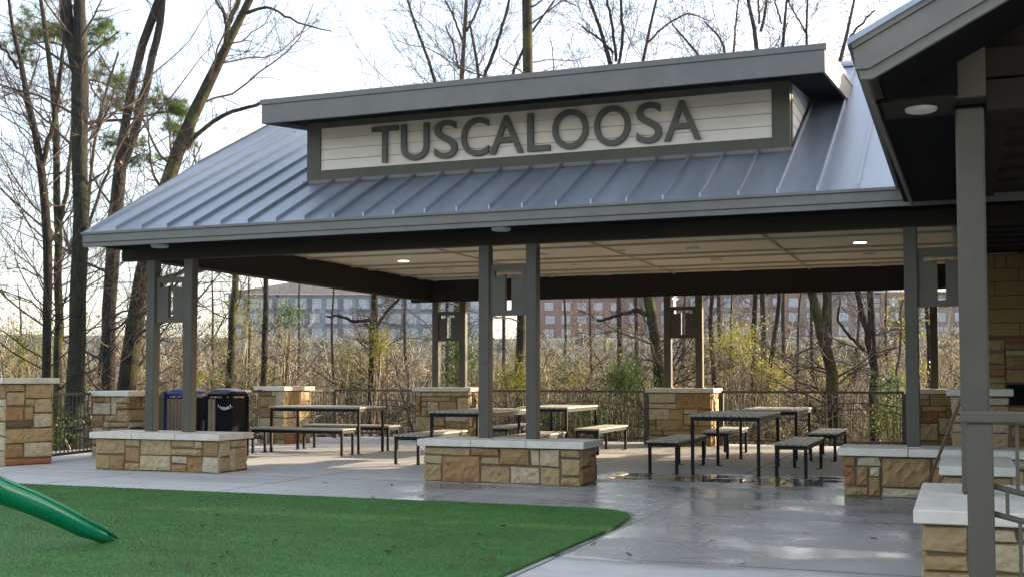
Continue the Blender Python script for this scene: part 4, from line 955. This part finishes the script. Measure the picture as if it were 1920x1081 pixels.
tree('bare_tree', 'tree seen between the front right column pair', [[(1745, 760, 5), (1742, 650, 4.5), (1738, 560, 4), (1730, 460, 3)]], 28, 'bark', 22, 6, 5, 4, up=.1)
# -- above the roof, further back
UP = [([[(840, 190, 3), (822, 155, 3), (790, 85, 2.7), (765, 30, 2.2), (755, -30, 1.6)]], 'bare limb leaning left above the sign roof'),
      ([[(858, 200, 5), (863, 140, 4.2), (872, 90, 4), (878, 40, 3.6), (876, -30, 3)], [(875, 60, 2.5), (895, 20, 2), (910, -20, 1.5)], [(872, 90, 2.2), (850, 30, 2), (830, -10, 1.5)], [(860, 130, 2), (850, 80, 1.8), (835, 50, 1.3)]], 'many stemmed bare tree left of the tall trunk'),
      ([[(906, 200, 3.2), (903, 140, 3), (890, 80, 2.6), (880, 40, 2)], [(908, 145, 3.5), (925, 100, 3.5), (940, 60, 3), (957, -10, 2.5)]], 'V shaped bare stems left of the tall trunk'),
      ([[(944, 150, 3), (965, 105, 3), (985, 60, 2.5), (1010, 30, 2), (1040, 0, 1.5)]], 'pale limb crossing behind the tall trunk'),
      ([[(1160, 200, 5), (1157, 125, 4.5), (1140, 80, 4), (1120, 40, 3), (1098, -20, 2.5)], [(1155, 115, 3), (1150, 60, 2.8), (1140, 10, 2.3), (1135, -40, 2)], [(1160, 120, 3), (1168, 70, 3), (1165, 20, 2.6), (1160, -30, 2)], [(1150, 100, 2.5), (1120, 70, 2), (1090, 50, 1.5)]], 'wide fan of bare stems right of the tall trunk'),
      ([[(1190, 200, 3.5), (1198, 118, 3), (1215, 70, 2.8), (1230, 20, 2.4), (1238, -30, 2)], [(1210, 85, 2), (1245, 50, 1.8), (1290, 22, 1.5), (1330, 40, 1)]], 'leaning bare stem with a long arching branch'),
      ([[(1345, 190, 3.5), (1338, 102, 3), (1318, 82, 2.5), (1290, 65, 2), (1260, 45, 1.4)], [(1360, 180, 3), (1363, 100, 2.5), (1350, 70, 2), (1320, 40, 1.4)], [(1372, 180, 2.5), (1374, 100, 2.2), (1378, 60, 1.8), (1385, 0, 1.4)]], 'low bushy bare tree above the middle right of the sign roof'),
      ([[(1426, 190, 5), (1426, 95, 4.5), (1424, 50, 4), (1412, 20, 3.2), (1398, -20, 2.6)], [(1426, 60, 3), (1436, 20, 2.6), (1442, -30, 2)], [(1424, 45, 2), (1422, 0, 2), (1420, -40, 1.5)]], 'upright forked bare tree left of the sign roof end'),
      ([[(1464, 180, 3.5), (1464, 85, 3.2), (1466, 40, 2.8), (1475, 0, 2.2)], [(1466, 45, 2), (1455, 10, 1.8), (1450, -20, 1.5)]], 'slim bare tree beside the upright forked one'),
      ([[(1516, 180, 3), (1514, 84, 2.6), (1510, 55, 2.4), (1513, 10, 2), (1515, -20, 1.6)], [(1511, 60, 1.8), (1490, 25, 1.6), (1478, 0, 1.2)]], 'slim bare tree over the right end of the sign roof'),
      ([[(1550, 190, 4.5), (1573, 112, 4), (1590, 75, 3.4), (1602, 40, 2.8), (1606, -20, 2)], [(1593, 70, 2.4), (1615, 45, 2.2), (1640, 20, 1.6)]], 'bare tree between the sign roof and the near shelter')]
for i, (st_, lab) in enumerate(UP):
    tree('bare_tree', lab, st_, 40 + (i * 7) % 9, 'bark', 60 + i, 13, 8, 4, up=.35, len1=.34, rmin=0.007, tmin=0.5)

# slender trunks further down the slope
SL_ = [(345, 'slender tree just right of the left front column pair'), (398, 'slender tree left of the bare trunk by the grey building'), (468, 'slender tree between the bare trunk and the ivy trunk'),
       (560, 'slender tree before the middle of the grey building'), (628, 'slender tree left of the trunk with a crooked limb'), (768, 'slender tree just left of the back left column pair'),
       (1052, 'slender tree right of the middle front columns'), (1110, 'slender tree halfway between middle front and back middle columns'), (1280, 'slender tree seen inside the back middle column pair'),
       (1378, 'slender tree behind the yellow shrub'), (1492, 'slender tree left of the thick mossy forked trunk'), (1598, 'slender tree right of the thick mossy forked trunk'), (1668, 'slender tree left of the yellow leaved sapling'),
       (30, 'slender tree at the far left behind the tall pillar'), (182, 'slender tree low between the left trunks')]
for i, (px, lab) in enumerate(SL_):
    r_ = random.Random(i + 9); k1, k2 = r_.uniform(-14, 14), r_.uniform(-14, 14); hw_ = r_.uniform(2.0, 3.4)
    tree('slender_tree', lab, [[(px, 760, hw_ * 1.1), (px + k1 * .5, 690, hw_), (px + k1, 620, hw_ * .85), (px + k1 + k2 * .6, 550, hw_ * .6), (px + k1 + k2, 500 + r_.uniform(-40, 30), hw_ * .35)]], 34 + (i * 11) % 17, 'bark', 300 + i, 9, 6, 3, up=.25, len1=.26, rmin=0.005, tmin=0.3, leaf='olive', nleaf=60 if i % 3 == 0 else 0, lsize=0.05)

# -- thicket and far woods
def variant(seed, K1=26):
    rs = np.random.RandomState(seed); ns = rs.randint(3, 6); P = []; Rr = []
    for k in range(ns):
        a = rs.uniform(0, 6.28); d = unit(np.array([np.cos(a) * .8, np.sin(a) * .8, 1.0])); p = np.array([rs.normal() * .06, rs.normal() * .06, 0.0]); q = [p]
        for j in range(8): d = unit(d + rs.normal(size=3) * 0.20 + np.array([0, 0, .05])); p = p + d * (1.0 / 8) * rs.uniform(.85, 1.1); q.append(p)
        P.append(q); Rr.append(np.linspace(0.011, 0.003, 9))
    P = np.array(P); Rr = np.array(Rr)
    P1, R1 = spawn(rs, P, Rr, K1 / 1.6, 0.05, 1, .5, .5, .6, 6, .25, .7, .2, .0016)
    P2, R2 = spawn(rs, P1, R1, 5, .1, 1, .55, .5, .6, 5, .05, .65, .28, .0012)
    P3, R3 = spawn(rs, P2, R2, 3, .1, 1, .6, .5, .7, 3, .0, .6, .3, .001)
    return merge([tubes(P, Rr, 5), tubes(P1, R1, 3), tubes(P2, R2, 3), tubes(P3, R3, 3)]), np.concatenate([P2[:, -1], P3[:, -1]])
VAR = [variant(s) for s in range(5)]
def scatter(rs, n, r0, r1, th0, th1, tan0, tan1, leafp=0.25, wide=1.0):
    tw = []; lv = {'olive': [], 'leafy': [], 'leafg': [], 'leafd': []}
    for k in range(n):
        r = math.sqrt(rs.uniform(r0 ** 2, r1 ** 2)); th = math.radians(rs.uniform(th0, th1)); x, y = r * math.sin(th), r * math.cos(th)
        z = float(terr(np.array(x), np.array(y))); ztop = CAMZ + r * rs.uniform(tan0, tan1); H = max(1.6, ztop - z)
        (V, Fq), tips = VAR[rs.randint(len(VAR))]; a = rs.uniform(0, 6.28); c, s = math.cos(a), math.sin(a); sw = H * rs.uniform(.8, 1.2) * wide
        T = lambda V: np.stack([x + (V[:, 0] * c - V[:, 1] * s) * sw, y + (V[:, 0] * s + V[:, 1] * c) * sw, z + V[:, 2] * H / 1.1], -1)
        tw.append((T(V), Fq))
        if rs.rand() < leafp:
            kd = rs.choice(['olive', 'olive', 'olive', 'leafy', 'leafg', 'leafd']); q0 = tips[rs.randint(len(tips), size=5)]; dd_ = np.min(np.linalg.norm(tips[:, None] - q0[None], axis=2), 1); tt = tips[np.argsort(dd_)[:int(rs.uniform(60, 300))]]
            lv[kd].append(leaves(rs, T(tt), (0.022 + 0.0007 * r) if r < 80 else 0.10, 6 if r < 80 else 14, 0.022 * H if r < 80 else 0.07 * H))
    return tw, lv
rs_ = np.random.RandomState(5)
tw, lv = scatter(rs_, 80, 27.5, 40, -56, 2.5, 0.0, 0.05, .9)
tw2, lv2 = scatter(rs_, 100, 40, 75, -56, 8, 0.01, 0.055, .9)
tw3, lv3 = scatter(rs_, 46, 42, 80, -56, 3, 0.045, 0.085, .6, .75)
for kd in lv3: lv2[kd] += lv3[kd]
tk = tag(npmesh('thicket', *merge(tw + tw2 + tw3), M['twig2']), 'tangled bare brushwood filling the ravine behind the fence', 'thicket', kind='stuff')
for kd in lv:
    L = lv[kd] + lv2[kd]
    if L: tag(npmesh('thicket_leaves', *merge(L), M[kd], smooth=False), {'olive': 'dry olive gold leaves scattered through the thicket', 'leafy': 'yellow green spring leaves scattered through the thicket', 'leafg': 'fresh green leaves scattered through the thicket', 'leafd': 'dark evergreen leaves low in the thicket'}[kd], 'foliage', kind='stuff')
tw, lv = scatter(rs_, 190, 95, 215, -56, 8, 0.008, 0.040, 1.0, 1.5)
tag(npmesh('far_woods', *merge(tw), M['twig3']), 'hazy leafless woods on the far bank', 'woods', kind='stuff')
for kd in lv:
    if lv[kd]: tag(npmesh('far_woods_leaves', *merge(lv[kd]), M['leafd' if kd != 'leafy' else 'olive'], smooth=False), {'olive': 'dull olive foliage in the far woods', 'leafy': 'pale green foliage in the far woods', 'leafg': 'green foliage in the far woods', 'leafd': 'dark evergreen foliage in the far woods'}[kd], 'foliage', kind='stuff')

# leafy shrubs one can tell apart
def shrub(px, py, w_, h_, d, mat, label, seed, dens=1.0):
    rs = np.random.RandomState(seed); c = at(px, py, d); rx, rzz = w_ * d / F / 2, h_ * d / F / 2; g = float(terr(c[0], c[1]))
    t = thing('leafy_shrub', (c[0], c[1], g), label, 'shrub', 'leafy shrubs behind the fence')
    P = []
    for k in range(14):
        e = c + rs.normal(size=3) * np.array([rx, rx, rzz]) * .55; s = np.array([c[0] + rs.normal() * .15, c[1] + rs.normal() * .15, g]); m = (s + e) / 2 + rs.normal(size=3) * .15
        P.append(resample([s, m, e], [.02, .015, .006], 7))
    npmesh('stems', *tubes(np.array([a for a, b in P]), np.array([b for a, b in P]), 5), M['twig2'], t)
    cl = c + rs.normal(size=(int(95 * dens), 3)) * np.array([rx, rx, rzz]) * .60
    V, Fq = leaves(rs, cl, 0.030, 20, 0.11); npmesh('foliage', V, Fq, M[mat], t, smooth=False)
shrub(862, 668, 55, 110, 27.5, 'leafg', 'dense green shrub behind the back left column pair', 201, 1.6)
shrub(972, 715, 70, 60, 27, 'leafy', 'yellow green shrub seen between the middle front columns', 202)
shrub(1168, 715, 70, 50, 26, 'leafg', 'bright green shrub just left of the back middle stone pillar', 203, 1.3)
shrub(1140, 780, 110, 70, 25.5, 'leafg', 'low green shrub behind the fence left of the back middle pillar', 204, 1.2)
shrub(1375, 650, 90, 90, 29, 'leafy', 'yellow shrub right of the back middle columns', 205, 1.0)
shrub(1445, 700, 60, 50, 29, 'leafy', 'small yellowish shrub behind the far right table', 206, .6)
shrub(1675, 780, 70, 80, 26, 'leafg', 'low green shrub behind the fence beside the right column', 207, .8)
shrub(712, 650, 30, 60, 28.5, 'leafy', 'bright yellow shrub beside the trunk with a crooked limb', 208, .5)
shrub(660, 700, 60, 90, 29, 'leafy', 'olive shrub left of the trunk with a crooked limb', 209, .7)
shrub(540, 590, 40, 60, 31.5, 'leafg', 'green ivy clump beside the slim ivy trunk', 210, .6)
shrub(45, 650, 120, 130, 30, 'leafy', 'yellow leaved shrub behind the left edge pillar', 211, 1.0)
shrub(450, 600, 80, 90, 33, 'leafy', 'pale green shrub left of the grey building', 212, .8)
shrub(100, 800, 60, 100, 20.9, 'leafg', 'green shrub at the foot of the forked trunk behind the left railing', 213, .9)

# ------------------------------------------------------------------ far buildings
def building(name, label, px0, px1, ytop, ybot, d, body, rows, cols, winw, winh, roofh=0, bays=None, seed=1, depth=18, balc=False):
    """long block facing the camera at distance d"""
    p0 = at(px0, ytop, d); p1 = at(px1, ytop, d); zt = p0[2]; zb = at(px0, ybot, d)[2] - 6
    c = (p0 + p1) / 2; u = unit((p1 - p0)[:2]); nrm = np.array([-u[1], u[0]]); nrm = nrm if nrm @ c[:2] > 0 else -nrm; L = np.linalg.norm((p1 - p0)[:2])
    t = thing(name, (c[0], c[1], zb), label, 'building', 'buildings on the far bank')
    def W(s, o, z): return (p0[0] + u[0] * s + nrm[0] * o, p0[1] + u[1] * s + nrm[1] * o, z)
    def bx(mb, s0, s1, o0, o1, z0, z1): mb.add([W(s, o, z) for z in (z0, z1) for o in (o0, o1) for s in (s0, s1)], [(0, 2, 3, 1), (4, 5, 7, 6), (0, 1, 5, 4), (2, 6, 7, 3), (0, 4, 6, 2), (1, 3, 7, 5)]); return mb
    part('wall', bx(MB(), 0, L, 0, depth, zb, zt), M[body], t)
    if bays:
        for (a, b) in bays: part('bay', bx(MB(), a * L, b * L, -0.6, -0.01, zb, zt + 0.4), M['far_brick' if body != 'far_grey' else 'far_grey'], t)
    if roofh:
        e = 0.8; m = MB(); m.add([W(-e, -e, zt + .3), W(L + e, -e, zt + .3), W(L + e, depth + e, zt + .3), W(-e, depth + e, zt + .3), W(depth / 2, depth / 2, zt + roofh), W(L - depth / 2, depth / 2, zt + roofh)],
            [(0, 1, 5, 4), (1, 2, 5), (2, 3, 4, 5), (3, 0, 4), (0, 3, 2, 1)]); rf_ = part('roof', m, M['far_roof'], t)
        part('gutter', bx(MB(), -e, L + e, -e - .05, -e + .1, zt + 0.02, zt + .28), M['far_trim'], rf_)
    else: part('parapet', bx(MB(), -0.2, L + .2, -0.7, depth + .2, zt + 0.41, zt + 0.75), M['far_trim'], t)
    rg = random.Random(seed)
    for r in range(rows):
        zc = zt - 1.7 - r * 3.0
        for k in range(cols):
            s = (k + 0.5) / cols * L + rg.uniform(-.3, .3)
            o = -0.62 if bays and any(a * L < s < b * L for a, b in bays) else 0
            f = part('window', bx(MB(), s - winw / 2 - .12, s + winw / 2 + .12, o - 0.06, o - 0.005, zc - winh / 2 - .12, zc + winh / 2 + .12), M['far_trim'], t)
            g = MB()
            for h_ in (-1, 1): bx(g, s + (h_ * winw / 4) - winw / 4 + .05, s + (h_ * winw / 4) + winw / 4 - .05, o - 0.09, o - 0.061, zc - winh / 2, zc + winh / 2)
            part('pane', g, M['far_glass'], f)
            if balc and k % 2 == 0:
                s2 = s + winw / 2 + 0.9
                part('balcony_door', bx(MB(), s2 - .5, s2 + .5, o - 0.10, o - 0.005, zc - 1.2, zc + 1.0), M['far_dark'], t)
                part('balcony', bx(MB(), s - 1.3, s2 + .6, o - 0.9, o - 0.11, zc - 1.35, zc - 1.2), M['far_dark'], t)
    return t
building('apartment_building', 'blue grey apartment block with brown hipped roof seen under the left roof beam', 428, 905, 553, 640, 235, 'far_grey', 3, 16, 1.9, 1.7, roofh=3.9, seed=2, balc=True, depth=24)
building('brick_building', 'long brick apartment building behind the right tables', 1290, 1870, 552, 660, 245, 'far_tan', 4, 19, 1.7, 1.5, seed=3, bays=((.28, .36), (.62, .70), (.86, .97)))
building('brick_building', 'faint brick building seen between the middle and back middle columns', 985, 1262, 560, 650, 262, 'far_brick', 3, 9, 1.7, 1.5, seed=4)

# ------------------------------------------------------------------ haze
hz = MB().box(-420, 260, -12, 420, -12, 46)
m, n, b = nm('haze_air'); n.nodes.remove(b); v = n.nodes.new('ShaderNodeVolumePrincipled'); v.inputs['Color'].default_value = (0.85, 0.9, 1, 1); v.inputs['Density'].default_value = 0.00022
n.links.new(v.outputs[0], n.nodes['Material Output'].inputs['Volume'])
HAZE = True
if HAZE: tag(part('haze', hz, m), 'pale hazy air over the ravine', 'haze', kind='stuff')
